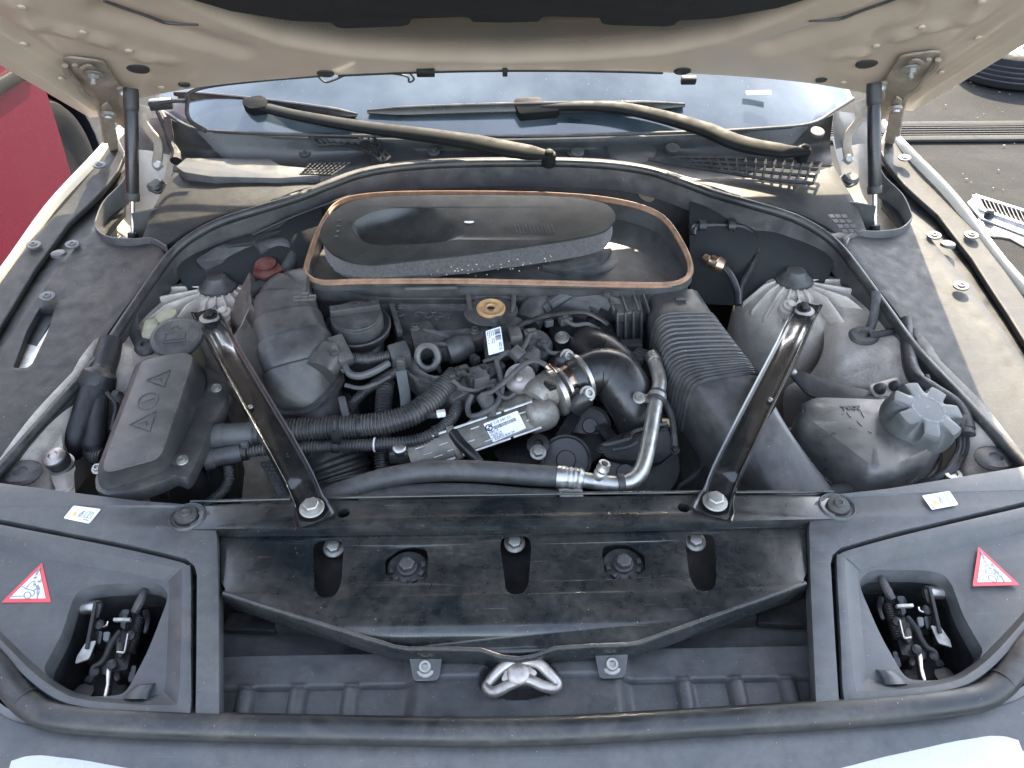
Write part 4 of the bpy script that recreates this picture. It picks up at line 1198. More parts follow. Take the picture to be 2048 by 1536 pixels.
# ---- braces
bp = [P(1619, 606, .868), P(1609, 626, .866), P(1592, 664, .876), P(1570, 710, .884), P(1500, 850, .877), P(1462, 928, .862), P(1447, 962, .850), P(1433, 1000, .8425), P(1421, 1030, .8415)]
path = catmull(bp, 8)
T_, _N = frames(path)
secs = []
n_ = len(path)
for i, p in enumerate(path):
    u = i / (n_ - 1)
    e = sst(.10, .22, u) * (1 - sst(.80, .93, u))
    w = .0195 + .002 * (1 - e) + .005 * sst(.85, .95, u); h = .003 + .014 * e
    s = T_[i].cross(UP).normalized(); q = s.cross(T_[i])
    prof2 = [(-1, -.5), (-1.06, .35), (-1.0, .62), (-.86, .55), (-.74, .12), (-.5, -.1 + .25 * e), (0, -.12 + .42 * e), (.5, -.1 + .25 * e), (.74, .12), (.86, .55), (1.0, .62), (1.06, .35), (1, -.5), (.8, -.35), (0, -.4), (-.8, -.35)]
    secs.append([p + s * (a * w) + q * (b * (h + .003)) for a, b in prof2])
brace = pairR('strut_brace', loft(secs), 'brace_paint', car, ('glossy black diagonal brace with a red reflection from nose to strut tower', 'glossy black diagonal brace running to the ribbed strut tower'), ang=50)
pairR('brace_rivet', lathe([(.004, 0), (.0035, .002), (.001, .003)], 10, P(1541, 800, .887)), 'zinc', brace)
for s in (0, 1):
    c = P(1430, 1004, .846)
    c = c if s else MX(c)
    inst('bolt', BOLT, c, brace[s], V3((0, -.1, 1)), .3, 1.15)
    c = P(1607, 617, .869); c = c if s else MX(c)
    obj('brace_mount', lathe([(.022, -.06), (.020, -.003), (.017, -.001)], 20, c), 'cast_alloy', tower[s])
    inst('bolt', BOLT_DARK, c, brace[s], V3((.1 if s else -.1, -.3, 1)), .5, 1.0)

# ---- right side: coolant expansion tank
def taper(top, z1, z2, k, dz=0):
    c = sum(top, Vector()) / len(top)
    r0 = [c + (p - c) * .93 + UP * .0 for p in top]
    return c, r0
top_px = [(1600, 812), (1622, 797), (1680, 797), (1760, 800), (1840, 800), (1890, 830), (1893, 868), (1860, 905), (1820, 925), (1792, 938), (1750, 942), (1722, 928), (1660, 880), (1610, 842)]
tt = catmull(PZ(top_px, .842), 4, True)
cc_ = sum(tt, Vector()) / len(tt)
sc_ = lambda k, z: [V3((cc_.x + (p.x - cc_.x) * k, cc_.y + (p.y - cc_.y) * k, z)) for p in tt]
tank_g = loft([sc_(1.0, .69), sc_(1.07, .770), sc_(1.07, .778), sc_(1.04, .782), sc_(1.03, .815), sc_(1.0, .838), sc_(.93, .847), sc_(.5, .850), sc_(.05, .850)])
tank = obj('coolant_tank', tank_g, 'tank_plastic', car, 'dusty black plastic coolant expansion tank with a grey ribbed cap', ang=50)
fl = catmull([p for p in sc_(1.085, .776)], 2, True)
obj('weld_flange', tube(resample(fl, 90, True), .0042, 6, 1, closed=True), 'tank_plastic', tank)
nb = resample(fl, 150, True)
for i, p in enumerate(nb):
    if p.y < cc_.y + .02 and i % 1 == 0:
        pass
obj('weld_bead', join(*[lathe([(.0034, 0), (.0028, .003), (.001, .0042)], 6, p + UP * .003) for i, p in enumerate(nb) if p.y < cc_.y + .03]), 'tank_plastic', tank, kind='stuff')
cap_c = P(1831, 848, .846)
def scallop(a, r, h):
    k = max(0., (cos(a * 7 + .4) - .25) / .75) ** .6
    if h > .033: return r - k * (.019 if r > .049 else .012 if r > .04 else 0)
    if h > .02: return r - k * .013
    if h > .01: return r - k * .004
    return r
cap = obj('coolant_cap', lathe([(.0545, 0), (.0545, .012), (.053, .016), (.0535, .028), (.0515, .0335), (.0495, .0365), (.042, .0372), (.020, .0372)], 84, cap_c, (.12, -.22, 1), scallop), 'cap_grey', car, 'grey scalloped screw cap of the coolant tank with ring of small print', ang=50)
AXC = V3((.12, -.22, 1)).normalized()
Mc = Matrix.Translation(cap_c) @ AXC.to_track_quat('Z', 'Y').to_matrix().to_4x4()
ringtxt = 'NUR BEI KALTEM MOTOR ABSCHRAUBEN OPEN ONLY WHEN COLD '
for i, ch_ in enumerate(ringtxt):
    if ch_ == ' ': continue
    a = pi * .5 - i * 2 * pi / len(ringtxt)
    text('lettering', ch_, .0056, 'grey_print', cap, Mc @ Matrix.Translation((.0235 * cos(a), .0235 * sin(a), .0373)) @ Matrix.Rotation(a - pi / 2, 4, 'Z'), .0002)
text('lettering', '140', .0065, 'grey_print', cap, Mc @ Matrix.Translation((0, .003, .0373)), .0002)
# moulded writing and arrows on the tank top
for (pts) in ([(1684, 812), (1690, 822), (1684, 828)], [(1694, 825), (1702, 834)], [(1722, 822), (1728, 834)], [(1715, 842), (1724, 852)], [(1680, 812), (1720, 812)], [(1736, 862), (1744, 866)]):
    obj('moulded_mark', tube([P(x, y, .8505) for x, y in pts], .0009, 5, 2), 'tank_plastic', tank)
text('lettering', 'MAX', .012, 'tank_plastic', tank, basis(P(1702, 816, .8508), P(1722, 816, .85) - P(1682, 815, .85), V3((0, 1, 0))), .0006)
# spigot, clamp and hose
spg = obj('tank_spigot', tube([P(1824, 893, .835), P(1824, 912, .825), P(1822, 924, .816)], [.0155, .0155, .014], 18, 3), 'bay_plastic', tank)
obj('hose_clamp', tube([P(1823, 916, .823), P(1822, 926, .817)], .0162, 20, 1), 'zinc', tank)
obj('clamp_nut', box(P(1815, 903, .842), .008, .008, .006), 'gasket', tank)
obj('tank_hose', tube([P(1822, 924, .818), P(1822, 945, .80), P(1805, 960, .792), P(1770, 966, .79), P(1710, 976, .788), P(1650, 990, .785)], .0125, 16, 7), 'hose_rubber', car, 'woven black coolant hose curving from the tank towards the nose')
# flat black strap plate above the tank
obj('tank_bracket', slab(rounded(PP([(1578, 745, .812), (1592, 738, .815), (1640, 755, .82), (1780, 793, .832), (1800, 812, .832), (1740, 812, .826), (1640, 800, .81), (1612, 785, .808)]), .004), .004), 'bay_plastic', car, bevel=.001)
obj('bracket_bolt', lathe([(.008, 0), (.008, .004), (.004, .007)], 12, P(1584, 745, .817)), 'zinc', car)
# bracket with two rubber studs
bk = obj('stud_plate', slab(rounded(PP([(1738, 770, .838), (1800, 752, .842), (1806, 788, .834), (1752, 796, .828)]), .006), .005), 'cast_alloy', inner_wing[1], bevel=.002)
for x, y in ((1759, 778), (1789, 773)):
    obj('rubber_stud', lathe([(.010, 0), (.0085, .006), (.006, .012), (.003, .014)], 14, P(x, y, .840), (0, -.5, 1)), 'rubber', inner_wing[1])
# strap with eyelet near the seal
obj('rubber_strap', tube([P(1752, 582, .905), P(1752, 606, .89), P(1748, 630, .875), P(1742, 652, .862), P(1735, 664, .857)], .008, 8, 6, flat=.35), 'rubber', car)
obj('strap_eyelet', lathe([(.019, 0), (.020, .003), (.017, .008), (.009, .009), (.007, .005)], 22, P(1726, 674, .852), (0, -.25, 1), lambda a, r, h: r * (1 + .3 * cos(a) ** 2)), 'rubber', car)
obj('harness_tie', tube([P(1738, 672, .858), P(1780, 664, .864), P(1822, 652, .868)], .006, 10, 5), 'tape', car)
obj('cable_harness', tube([P(1812, 640, .875), P(1816, 690, .862), P(1822, 735, .855), P(1838, 762, .852), P(1870, 782, .85), P(1905, 806, .845), P(1925, 830, .84), P(1932, 860, .832)], [.010, .012, .012, .013, .011, .012, .012, .013], 12, 6), 'tape', car, 'taped black wiring harness along the inner wing above the coolant tank')
obj('harness_clip', tube([P(1850, 752, .86), P(1862, 790, .846)], .0065, 10, 2), 'dark_plastic', car)
obj('harness_branch', tube([P(1840, 768, .845), P(1832, 790, .838), P(1815, 800, .83)], .007, 10, 5), 'tape', car)
obj('harness_grommet', tube([P(1922, 838, .836), P(1928, 872, .825)], [.015, .016], 14, 2), 'rubber', car)
for d in (-8, 0, 8):
    obj('cable', tube([P(1925 + d, 868, .826), P(1924 + d, 900, .815), P(1905 + d, 935, .805), P(1868 + d * .5, 958, .795), P(1830, 968 + d * .4, .785)], .0042, 8, 7), 'gloss_plastic', car)
pairR('wing_eyelet', lathe([(.021, 0), (.022, .003), (.018, .007), (.008, .008), (.006, .005)], 22, P(1988, 919, .822), (0, -.2, 1), lambda a, r, h: r * (1 + .35 * cos(a) ** 2)), 'rubber', inner_wing)
pairR('wing_nut', lathe([(.013, 0), (.013, .003), (.007, .004), (.006, .001)], 18, P(1905, 950, .80)), 'zinc', inner_wing)
# front lip of the bay beside the covers
pairR('front_crossrail', slab(PP([(1880, 985, .81), (1960, 965, .815), (2060, 945, .82), (2080, 990, .82), (1980, 1000, .815), (1890, 1010, .81)]), .01), 'cast_alloy', car)

# ---- left side: fuse box
ft = [(283, 724), (300, 716), (365, 706), (380, 709), (386, 720), (324, 908), (312, 920), (222, 944), (207, 942), (205, 930)]
tp = rounded(PZ(ft, .888), .006, 2)
lowp = rounded(PZ([(268, 745), (288, 733), (392, 726), (412, 745), (414, 764), (344, 925), (330, 938), (218, 976), (198, 972), (195, 952)], .842), .006, 2)
lowp2 = [p - UP * .004 for p in lowp]
mid_ = [a.lerp(b, .35) + UP * .020 for a, b in zip(tp, lowp)]
fuse = obj('fuse_box', loft([lowp2, lowp, [a.lerp(b, .55) + UP * .008 for a, b in zip(tp, lowp)], [b.lerp(a, .85) + UP * .004 for a, b in zip(tp, lowp)], tp, [tp[0].lerp(p, .0) * 0 + p * .985 + (sum(tp, Vector()) / len(tp)) * .015 + UP * .0012 for p in tp]]), 'bay_plastic', car, 'black plastic fuse box cover with moulded triangles and a circle', bevel=.0025, ang=40)
# seam line and skirt
sk = rounded(PZ([(262, 752), (300, 732), (395, 728), (428, 742), (448, 760), (455, 790), (446, 815), (430, 838), (384, 942), (370, 958), (348, 948), (330, 960), (270, 980), (212, 990), (192, 980), (190, 958)], .838), .006, 3)
obj('fuse_box_skirt', slab(sk, .022), 'bay_plastic', fuse, bevel=.003)
obj('fuse_box_base', loft([[V3((p.x * .97, p.y + .02, z)) for p in PZ([(290, 790), (420, 800), (400, 920), (350, 950), (240, 960)], .80)] for z in (.62, .81)]), 'dark_plastic', fuse, bevel=.004)
obj('base_latch', box(P(330, 990, .79), .012, .008, .014), 'dark_plastic', fuse, bevel=.001)
zt2 = .8895
for tri in ([(293, 760), (341, 740), (328, 773)], [(260, 849), (312, 822), (299, 863)]):
    q = [P(x, y, zt2) for x, y in tri]
    obj('moulded_triangle', tube(q, .0011, 6, 1, closed=True), 'bay_plastic', fuse)
    c = sum(q, Vector()) / 3
    obj('moulded_flash', tube([c.lerp(q[0], .45), c + (q[1] - c) * .15, c.lerp(q[2], .3)], .0008, 5, 1), 'bay_plastic', fuse)
el = [P(296 + 24 * cos(a) * .86 + 8 * sin(a) * .2, 801 + 15 * sin(a) - 7 * cos(a), zt2) for a in [i * 2 * pi / 24 for i in range(24)]]
obj('moulded_circle', tube(el, .0011, 6, 1, closed=True), 'bay_plastic', fuse)
obj('moulded_bar', tube([P(282, 806, zt2), P(308, 795, zt2)], .0009, 5, 1), 'bay_plastic', fuse)
obj('moulded_ridge', tube([P(292, 728, .8875), P(243, 875, .8875), P(240, 880, .8875)], .0014, 5, 1), 'dark_plastic', fuse)
for x, y in ((433, 777), (365, 921), (196, 938)):
    inst('screw', TORX, P(x, y, .839), fuse, V3((0, -.3, 1)), .2, .75)
obj('screw_boss', tube([P(365, 935, .82), P(365, 922, .838)], .014, 16, 1), 'bay_plastic', fuse)
obj('screw_boss', tube([P(434, 790, .82), P(433, 778, .838)], .013, 16, 1), 'bay_plastic', fuse)
# spigots
s1 = obj('loom_spigot', tube([P(422, 876, .815), P(440, 873, .815), P(446, 872, .815), P(450, 872, .815), P(512, 868, .815)], [.020, .0205, .021, .019, .0185], 20, 1), 'rail_metal', fuse)
s1.data.materials[0] = MAT['trim_plastic']
obj('loom_spigot', tube([P(408, 921, .80), P(424, 917, .80), P(430, 915, .80), P(482, 906, .80)], [.0165, .0165, .014, .0135], 18, 1), 'trim_plastic', fuse)
obj('cone_foot', loft([circle(P(418, 905, .80), .02, 12, V3((1, 0, 0))), circle(P(412, 985, .72), .008, 12, V3((0, 0, 1)))]), 'bay_plastic', fuse)
obj('loom_tail', corrugated([P(456, 930, .78), P(458, 955, .765), P(448, 978, .755), P(425, 1000, .75), P(405, 1015, .745)], .0085, .004, .0013, 12), 'loom', car)

# ---- left side: washer filler, wiring, bits
wcap = P(353, 676, .872)
AXW = V3((.05, -.32, 1))
wb = obj('washer_cap', lathe([(.036, -.006), (.041, -.002), (.042, .003), (.040, .006), (.034, .0075), (.033, .0065), (.01, .0065)], 36, wcap, AXW, lambda a, r, h: r * (1 + .10 * max(0, cos(a - .2)) ** 6 + .06 * max(0, cos(a + 1.2)) ** 8)), 'bay_plastic', car, 'round black washer fluid cap beside the fuse box')
Mw = Matrix.Translation(wcap) @ AXW.normalized().to_track_quat('Z', 'Y').to_matrix().to_4x4()
for pl in ([(-.016, .006), (.0, .012), (.016, .006), (.016, -.008), (-.016, -.008), (-.016, .006)], [(-.008, .012), (-.004, .020), (.004, .020), (.008, .012)], [(-.018, -.013), (.018, -.013)]):
    obj('moulded_mark', tube([Mw @ V3((a, b, .0072)) for a, b in pl], .0009, 5, 1), 'bay_plastic', wb)
obj('filler_neck', lathe([(.030, -.07), (.030, -.014), (.035, -.012), (.035, -.006)], 24, wcap, AXW), 'khaki', car)
obj('filler_tab', join(slab(rounded(PP([(290, 640, .872), (318, 634, .874), (314, 655, .87), (302, 676, .862), (282, 672, .862)]), .005), .012)), 'khaki', car, bevel=.002)
obj('filler_tongue', slab(rounded(PP([(310, 632, .886), (335, 614, .892), (354, 620, .892), (345, 636, .886), (316, 642, .884)]), .005), .006), 'khaki', car, bevel=.001)
obj('rubber_strap', tube([P(268, 600, .89), P(266, 640, .872), P(270, 668, .86), P(280, 690, .852)], .009, 8, 6, flat=.35), 'rubber', car)
obj('strap_eyelet', lathe([(.020, 0), (.020, .003), (.016, .008), (.008, .009), (.006, .005)], 22, P(294, 694, .848), (0, -.25, 1)), 'rubber', car)
# taped loom
lm = obj('cable_harness', tube([P(222, 682, .872), P(214, 712, .862), P(206, 740, .855), P(196, 770, .848), P(180, 800, .838), P(163, 845, .82), P(150, 885, .80), P(145, 905, .78)], [.018, .020, .019, .024, .020, .018, .017, .016], 14, 7), 'tape', car, 'thick taped black wiring harness forking beside the fuse box')
obj('harness_branch', tube([P(195, 765, .846), P(200, 805, .835), P(194, 840, .82), P(192, 870, .805), P(188, 890, .795), P(195, 905, .785)], [.018, .013, .015, .017, .018, .014], 14, 7), 'tape', lm)
obj('harness_knot', lathe([(.008, -.026), (.022, -.018), (.029, 0), (.025, .018), (.010, .028)], 16, P(193, 768, .848), (.3, .5, .6)), 'tape', lm)
obj('loom_end', corrugated([P(180, 895, .79), P(188, 912, .785), P(206, 914, .785)], .013, .004, .0015, 12), 'loom', lm)
obj('thin_cable', tube([P(212, 785, .845), P(232, 810, .83), P(228, 840, .82), P(224, 860, .81)], .0045, 8, 6), 'tape', lm)
for (x, y) in ((236, 793),):
    obj('rubber_stud', lathe([(.010, 0), (.0085, .006), (.005, .012)], 14, P(x, y, .838), (0, -.4, 1)), 'rubber', inner_wing[0])
# rail with the adjusting stop
ar = obj('stop_bracket', join(skin([PP([(98, 850, .825), (120, 850, .825), (128, 860, .822)]), PP([(92, 890, .818), (122, 890, .82), (130, 900, .815)]), PP([(96, 920, .812), (128, 925, .814), (150, 930, .81)]), PP([(104, 960, .806), (130, 965, .808), (148, 950, .806)]), PP([(118, 990, .80), (140, 990, .80), (150, 985, .80)])], 4, 5, None)), 'body_inner', inner_wing[0])
stp = obj('adjusting_stop', lathe([(.019, 0), (.019, .003), (.013, .004), (.013, .018), (.0155, .018), (.0155, .024), (.012, .0265), (.007, .0272), (.005, .0255)], 26, P(124, 930, .812), (-.05, -.25, 1)), 'worn_steel', car, 'rubber ringed adjusting stop on a pale bracket by the fuse box')
obj('stop_ring', lathe([(.0155, .005), (.0168, .008), (.0168, .022), (.0155, .0235)], 26, P(124, 930, .812), (-.05, -.25, 1), lambda a, r, h: r * (1 + .015 * cos(a * 14))), 'rubber', stp)
# heat shield sheet by the tower
obj('heat_shield', join(slab(PP([(498, 545, .925), (508, 560, .915), (500, 610, .89), (482, 650, .865), (466, 672, .85), (460, 640, .86), (470, 600, .885)]), .002, d=V3((1, .3, 0)))), 'egr_steel', car, 'thin bent metal heat shield beside the strut tower')
# brake fluid cap
rc = P(535, 540, .895)
rcp = obj('brake_fluid_cap', lathe([(.024, 0), (.024, .006), (.019, .008), (.019, .016), (.012, .018)], 26, rc, (0, -.15, 1)), 'red_cap', car, 'faded red brake fluid cap in the back corner')
obj('cap_wing', slab(rounded([P(504, 546, .905), P(530, 556, .903), P(566, 540, .905), P(558, 526, .905), P(516, 530, .905)], .006), .006), 'red_cap', rcp, bevel=.001)
obj('vacuum_hose', tube([P(500, 585, .87), P(540, 566, .88), P(572, 540, .89), P(585, 512, .905), P(570, 490, .92), P(540, 492, .92), P(515, 500, .92)], .014, 12, 7), 'hose_rubber', car)
obj('scuttle_plate', slab(rounded(PP([(390, 520, .915), (430, 495, .93), (490, 470, .94), (600, 455, .94), (590, 470, .93), (520, 490, .925), (470, 515, .91), (410, 540, .90)]), .006), .02), 'dark_plastic', car, bevel=.003)
# pipes on the right of the bulkhead
pl = obj('brake_pipe', tube([P(1386, 470, .93), P(1388, 458, .938), P(1402, 452, .94), P(1470, 452, .938), P(1500, 462, .932), P(1516, 484, .92), P(1512, 512, .905), P(1496, 545, .885), P(1482, 572, .87), P(1478, 602, .85)], .0062, 10, 7), 'gloss_plastic', car, 'thin black pipe looping in front of the bulkhead')
for (x, y) in ((1404, 452), (1462, 452)):
    obj('pipe_clip', tube([P(x - 7, y, .94), P(x + 7, y, .94)], .012, 12, 1), 'dark_plastic', pl)
obj('brake_pipe', tube([P(1425, 520, .905), P(1445, 532, .90), P(1462, 552, .887), P(1474, 580, .868), P(1476, 610, .85)], .0065, 10, 6), 'gloss_plastic', car)
fit = obj('pipe_fitting', tube([P(1408, 514, .908), P(1418, 520, .906), P(1420, 521, .906), P(1432, 527, .903), P(1434, 528, .903), P(1446, 533, .90)], [.007, .008, .012, .013, .015, .013], 14, 1), 'copper_steel', car, 'brassy pipe fitting on the bulkhead side')
# ================================================================ engine
def zg(y): return .92 + (568 - y) / 180 * .054
# dark bulk below everything
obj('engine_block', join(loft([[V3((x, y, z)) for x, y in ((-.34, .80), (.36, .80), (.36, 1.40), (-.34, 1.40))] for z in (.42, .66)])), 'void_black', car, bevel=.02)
# ---- air box
gpx = [(612, 540), (622, 558), (650, 566), (720, 564), (900, 563), (1100, 567), (1270, 571), (1340, 570), (1372, 558), (1381, 536), (1370, 500), (1335, 445), (1290, 418), (1210, 400), (1100, 391), (950, 388), (800, 389), (720, 395), (680, 406), (655, 430), (630, 480)]
gl_ = catmull(PZ(gpx, zg), 6, True)
airbox = obj('air_box', join(
    grid([[p - UP * .002 for p in gl_], [p - UP * .075 for p in gl_]], True),
    slab([p - UP * .036 for p in gl_], .01),
    grid([[p + UP * .002 for p in catmull(PZ([(x + (x - 1000) * .012, y + (4 if y > 500 else -2)) for x, y in gpx], zg), 6, True)], [p - UP * .012 for p in catmull(PZ([(x + (x - 1000) * .012, y + (4 if y > 500 else -2)) for x, y in gpx], zg), 6, True)]], True),
), 'duct_plastic', car, 'open black plastic air box across the back of the engine', ang=50)
gk = tube(gl_, .0053, 10, 1, closed=True, flat=.9)
gk2 = tube([p + UP * .0046 for p in gl_], .0022, 8, 1, closed=True)
gasket = obj('air_box_gasket', join(gk), 'gasket', car, 'brown rubber gasket loop around the open air box')
obj('gasket_lip', join(gk2), 'gasket', gasket)
# front skirt of the air box with a slot label
obj('air_box_front', thicken(skin([PP([(628, 572, .915), (800, 574, .915), (1000, 575, .915), (1200, 580, .915), (1335, 580, .912)]), PP([(628, 590, .89), (800, 592, .895), (1000, 592, .895), (1200, 596, .895), (1340, 598, .89)]), PP([(640, 612, .85), (800, 610, .86), (1000, 608, .86), (1200, 612, .86), (1340, 620, .85)])], 5, 4), .006, V3((0, 1, 0))), 'duct_plastic', airbox)
obj('air_box_slot', bar(P(810, 577, .918), P(915, 575, .918), .004, .005), 'rail_metal', airbox)
obj('air_box_leg', bar(P(1215, 590, .905), P(1212, 580, .915), .02, .01), 'duct_plastic', airbox)

# ---- air filter (lies loose in the open box)
filt = root('air_filter', 'used air filter with black top plate and felt rim in the open air box', 'air filter', P(930, 500, .90))
fpx = [(640, 470), (648, 488), (668, 508), (705, 523), (752, 527), (822, 519), (910, 510), (1009, 497), (1126, 480), (1199, 465), (1222, 450), (1231, 434), (1225, 419), (1206, 406), (1155, 396), (1080, 391.5), (960, 390), (830, 391), (740, 396), (690, 408), (658, 432), (644, 452)]
zff = lambda y: zg(y) + .024
ftop = catmull(PZ(fpx, zff), 5, True)
fc = sum(ftop, Vector()) / len(ftop)
rpx = [(702, 458), (707, 469), (720, 480), (746, 489), (780, 491), (851, 487), (905, 480), (930, 470), (935, 455), (925, 436), (900, 424), (866, 416), (793, 417), (749, 423), (720, 436), (706, 448)]
rtop = catmull(PZ(rpx, zff), 4, True)
tri = geometry.tessellate_polygon([ftop, rtop])
plate_g = (list(ftop) + list(rtop), [tuple(t) for t in tri])
rim_d = grid([ftop, [p - UP * .004 for p in ftop]], True)
rc0 = sum(rtop, Vector()) / len(rtop)
xr0 = min(p.x for p in rtop); xr1 = max(p.x for p in rtop)
def bowl(k, d):
    out = []
    for p in rtop:
        x = rc0.x + (p.x - rc0.x) * k; y = rc0.y + (p.y - rc0.y) * k; z = rc0.z + (p.z - rc0.z) * k
        u = (x - xr0) / (xr1 - xr0) + .35 * (y - rc0.y) / .08
        out.append(V3((x, y, z - d * (1 - sst(.35, .95, u)))))
    return out
bowl_rows = [bowl(1.0, 0), bowl(.985, .003), bowl(.95, .010), bowl(.88, .018), bowl(.8, .0215), bowl(.65, .023), bowl(.45, .023), bowl(.2, .023), bowl(.02, .023)]
bg_ = grid(bowl_rows, True)
bg_[1].append(tuple(range(8 * len(rtop), 9 * len(rtop))))
obj('top_plate', join(plate_g, rim_d, bg_), 'filter_plate', filt, ang=40)
fin = [fc + (p - fc) * .985 for p in ftop]
rnd = random.Random(3)
rows = []
for k in range(6):
    rows.append([V3((p.x + rnd.uniform(-.0012, .0012), p.y + rnd.uniform(-.0012, .0012), p.z - .0035 - .036 * k / 5)) for p in fin])
obj('filter_media', grid(rows, True), 'filter_felt', filt, ang=80)
obj('filter_neck', lathe([(.075, -.03), (.075, .0), (.068, .004)], 40, P(1170, 505, .905)), 'rail_metal', filt)
obj('neck_flange', slab(rounded(PP([(1080, 530, .915), (1130, 540, .912), (1210, 520, .915), (1225, 495, .925), (1180, 500, .925)]), .006), .012), 'duct_plastic', filt, bevel=.002)
obj('wax_mark', slab(circle(P(938, 444, zff(444)) + UP * .0006, .009, 10, ry=.005), .0006), 'white_clip', filt)
gr = []
for i in range(11):
    gr.append(bar(P(1028 + i * 7.5, 449, zff(449) + .0006), P(1034 + i * 7.5, 466, zff(466) + .0006), .0011, .0006))
obj('plate_marking', join(*gr), 'duct_plastic', filt, kind='stuff')
for ch_, x, y in (('E', 678, 440), ('5', 676, 452), ('M', 674, 462), ('8', 672, 472)):
    text('lettering', ch_, .010, 'cap_grey', filt, basis(P(x, y, zff(y) + .0008), V3((0, -1, 0)), V3((1, 0, 0))), .0002)
tw_ = obj('twig', tube([P(898, 527, .918), P(908, 535, .918), P(914, 540, .918), P(922, 546, .916)], .0011, 5, 3), 'twig', None, 'small pale twig caught on the felt side of the air filter', cat='twig')
obj('twig_fork', tube([P(914, 539, .918), P(908, 543, .917), P(904, 548, .915)], .0009, 5, 3), 'twig', tw_)
dbs = []
for i in range(46):
    x = rnd.uniform(860, 1110); y = 497 + (1109 - x) * .11 + rnd.uniform(12, 36)
    p = P(x, y, zg(y) + .004 + (540 - y) * .0004)
    a = rnd.uniform(0, 3); s = rnd.uniform(.0005, .0015)
    dbs.append(slab([p + V3((cos(a + t) * s * (1.8 if k % 2 else .7), -.003, sin(a + t) * s)) for k, t in enumerate((0, 1.57, 3.14, 4.71))], .001, d=V3((0, 1, 0))))
obj('seed_debris', join(*dbs), 'debris', None, 'pale seeds and grit caught on the felt rim of the air filter', cat='debris', kind='stuff')

# ---- right intake duct with pleats
L_ = catmull(PP([(1301, 590, .902), (1316, 643, .898), (1340, 720, .882), (1394, 778, .872), (1455, 865, .842), (1560, 1008, .80)]), 40)
Rr = catmull(PP([(1402, 582, .905), (1442, 640, .902), (1500, 712, .886), (1530, 756, .876), (1585, 855, .846), (1680, 985, .80)]), 40)
rows = []
for i, (a, b) in enumerate(zip(L_, Rr)):
    s = i / (len(L_) - 1)
    ph_ = (s - .16) / (.585 - .16)
    rib = (.0042 * (1 if (ph_ * 19) % 1 < .55 else 0)) if 0 < ph_ < 1 else (.002)
    ac = b - a
    up = UP
    prof3 = [(-.02, -.10), (-.02, -.035), (.03, -.010), (.10, -.001), (.2, .003), (.5, .004), (.8, .003), (.9, -.001), (.97, -.010), (1.02, -.035), (1.02, -.10)]
    rows.append([a + ac * u + UP * (v + rib) + ac.normalized() * (rib * (u - .5) * 1.6) for u, v in prof3])
duct_r = obj('intake_duct', grid(rows), 'duct_plastic', car, 'pleated black plastic intake duct running forward beside the brace', ang=38)
obj('duct_slot', box(P(1362, 598, .911), .018, .010, .002, Matrix.Rotation(-.1, 3, 'X')), 'black_print', duct_r)

# ---- left charge-air pipe
lp = [P(625, 585, .895), P(592, 588, .895), P(574, 612, .89), P(580, 655, .88), P(592, 700, .868), P(604, 745, .848), P(625, 790, .808), P(648, 840, .755)]
lp.append(P(665, 880, .725)); lp.append(P(678, 930, .695))
pathl = catmull(lp, 18)
nl = len(pathl)
Tl, Nl = frames(pathl)
rows = []
for i, p in enumerate(pathl):
    t = i / (nl - 1)
    base_r = .046 + .012 * sst(.1, .5, t) - .004 * sst(.7, 1, t)
    k = (t * 9.5) % 1
    r = base_r + .004 * (1 - k) - (.006 if k < .10 else 0)
    s = Tl[i].cross(UP).normalized(); q = s.cross(Tl[i])
    sec = []
    for j in range(28):
        a = 2 * pi * j / 28
        cx_, sx_ = cos(a), sin(a)
        m = (abs(cx_) ** 3.2 + abs(sx_) ** 3.2) ** (-1 / 3.2)
        sec.append(p + s * (cx_ * m * r) + q * (sx_ * m * r * .72))
    rows.append(sec)
pipe_l = obj('charge_air_pipe', loft(rows), 'duct_plastic', car, 'large stepped black plastic air pipe beside the oil cap', ang=32)
obj('pipe_clip', join(box(P(610, 597, .935), .036, .014, .006, Matrix.Rotation(.1, 3, 'Z')), box(P(610, 592, .94), .012, .012, .008)), 'duct_plastic', pipe_l, bevel=.0015)
obj('pipe_port', tube([P(640, 745, .865), P(652, 722, .872), P(660, 700, .878)], [.026, .027, .022], 16, 4), 'duct_plastic', pipe_l)
obj('pipe_bellows', corrugated([P(660, 880, .74), P(672, 910, .73), P(688, 960, .70), P(692, 1000, .68)], .052, .014, .005, 26), 'duct_plastic', pipe_l)
obj('pipe_flange', wall(catmull(PP([(690, 790, .84), (700, 830, .82), (712, 860, .80)]), 3), .03, .012), 'duct_plastic', pipe_l, bevel=.002)

# ---- oil filler
oc = P(716, 655, .868)
AXO = V3((.03, -.12, 1)).normalized()
Mo = Matrix.Translation(oc) @ AXO.to_track_quat('Z', 'Y').to_matrix().to_4x4()
fn_ = obj('oil_filler', lathe([(.035, -.09), (.037, -.05), (.041, -.045), (.037, -.040), (.042, -.032), (.038, -.027), (.043, -.020), (.055, -.004), (.0565, .006), (.054, .008), (.050, .001), (.044, -.002)], 44, oc, AXO), 'bay_plastic', car, 'round oil filler neck dish on the engine beside the stepped pipe')
cap_o = obj('oil_cap', lathe([(.0445, -.004), (.0445, .020), (.043, .0245), (.040, .026), (.012, .0262)], 44, oc, AXO), 'bay_plastic', car, 'black oil filler cap with a raised finger bar')
hb = [Mo @ V3(p) for p in ((-.0425, .004, .026), (.0425, .004, .026), (.0425, .020, .026), (-.0425, .020, .026))]
obj('finger_bar', loft([hb, [p + AXO * .014 + (Mo @ V3((0, .012, 0)) - p) * .03 for p in hb]]), 'bay_plastic', cap_o, bevel=.0016)
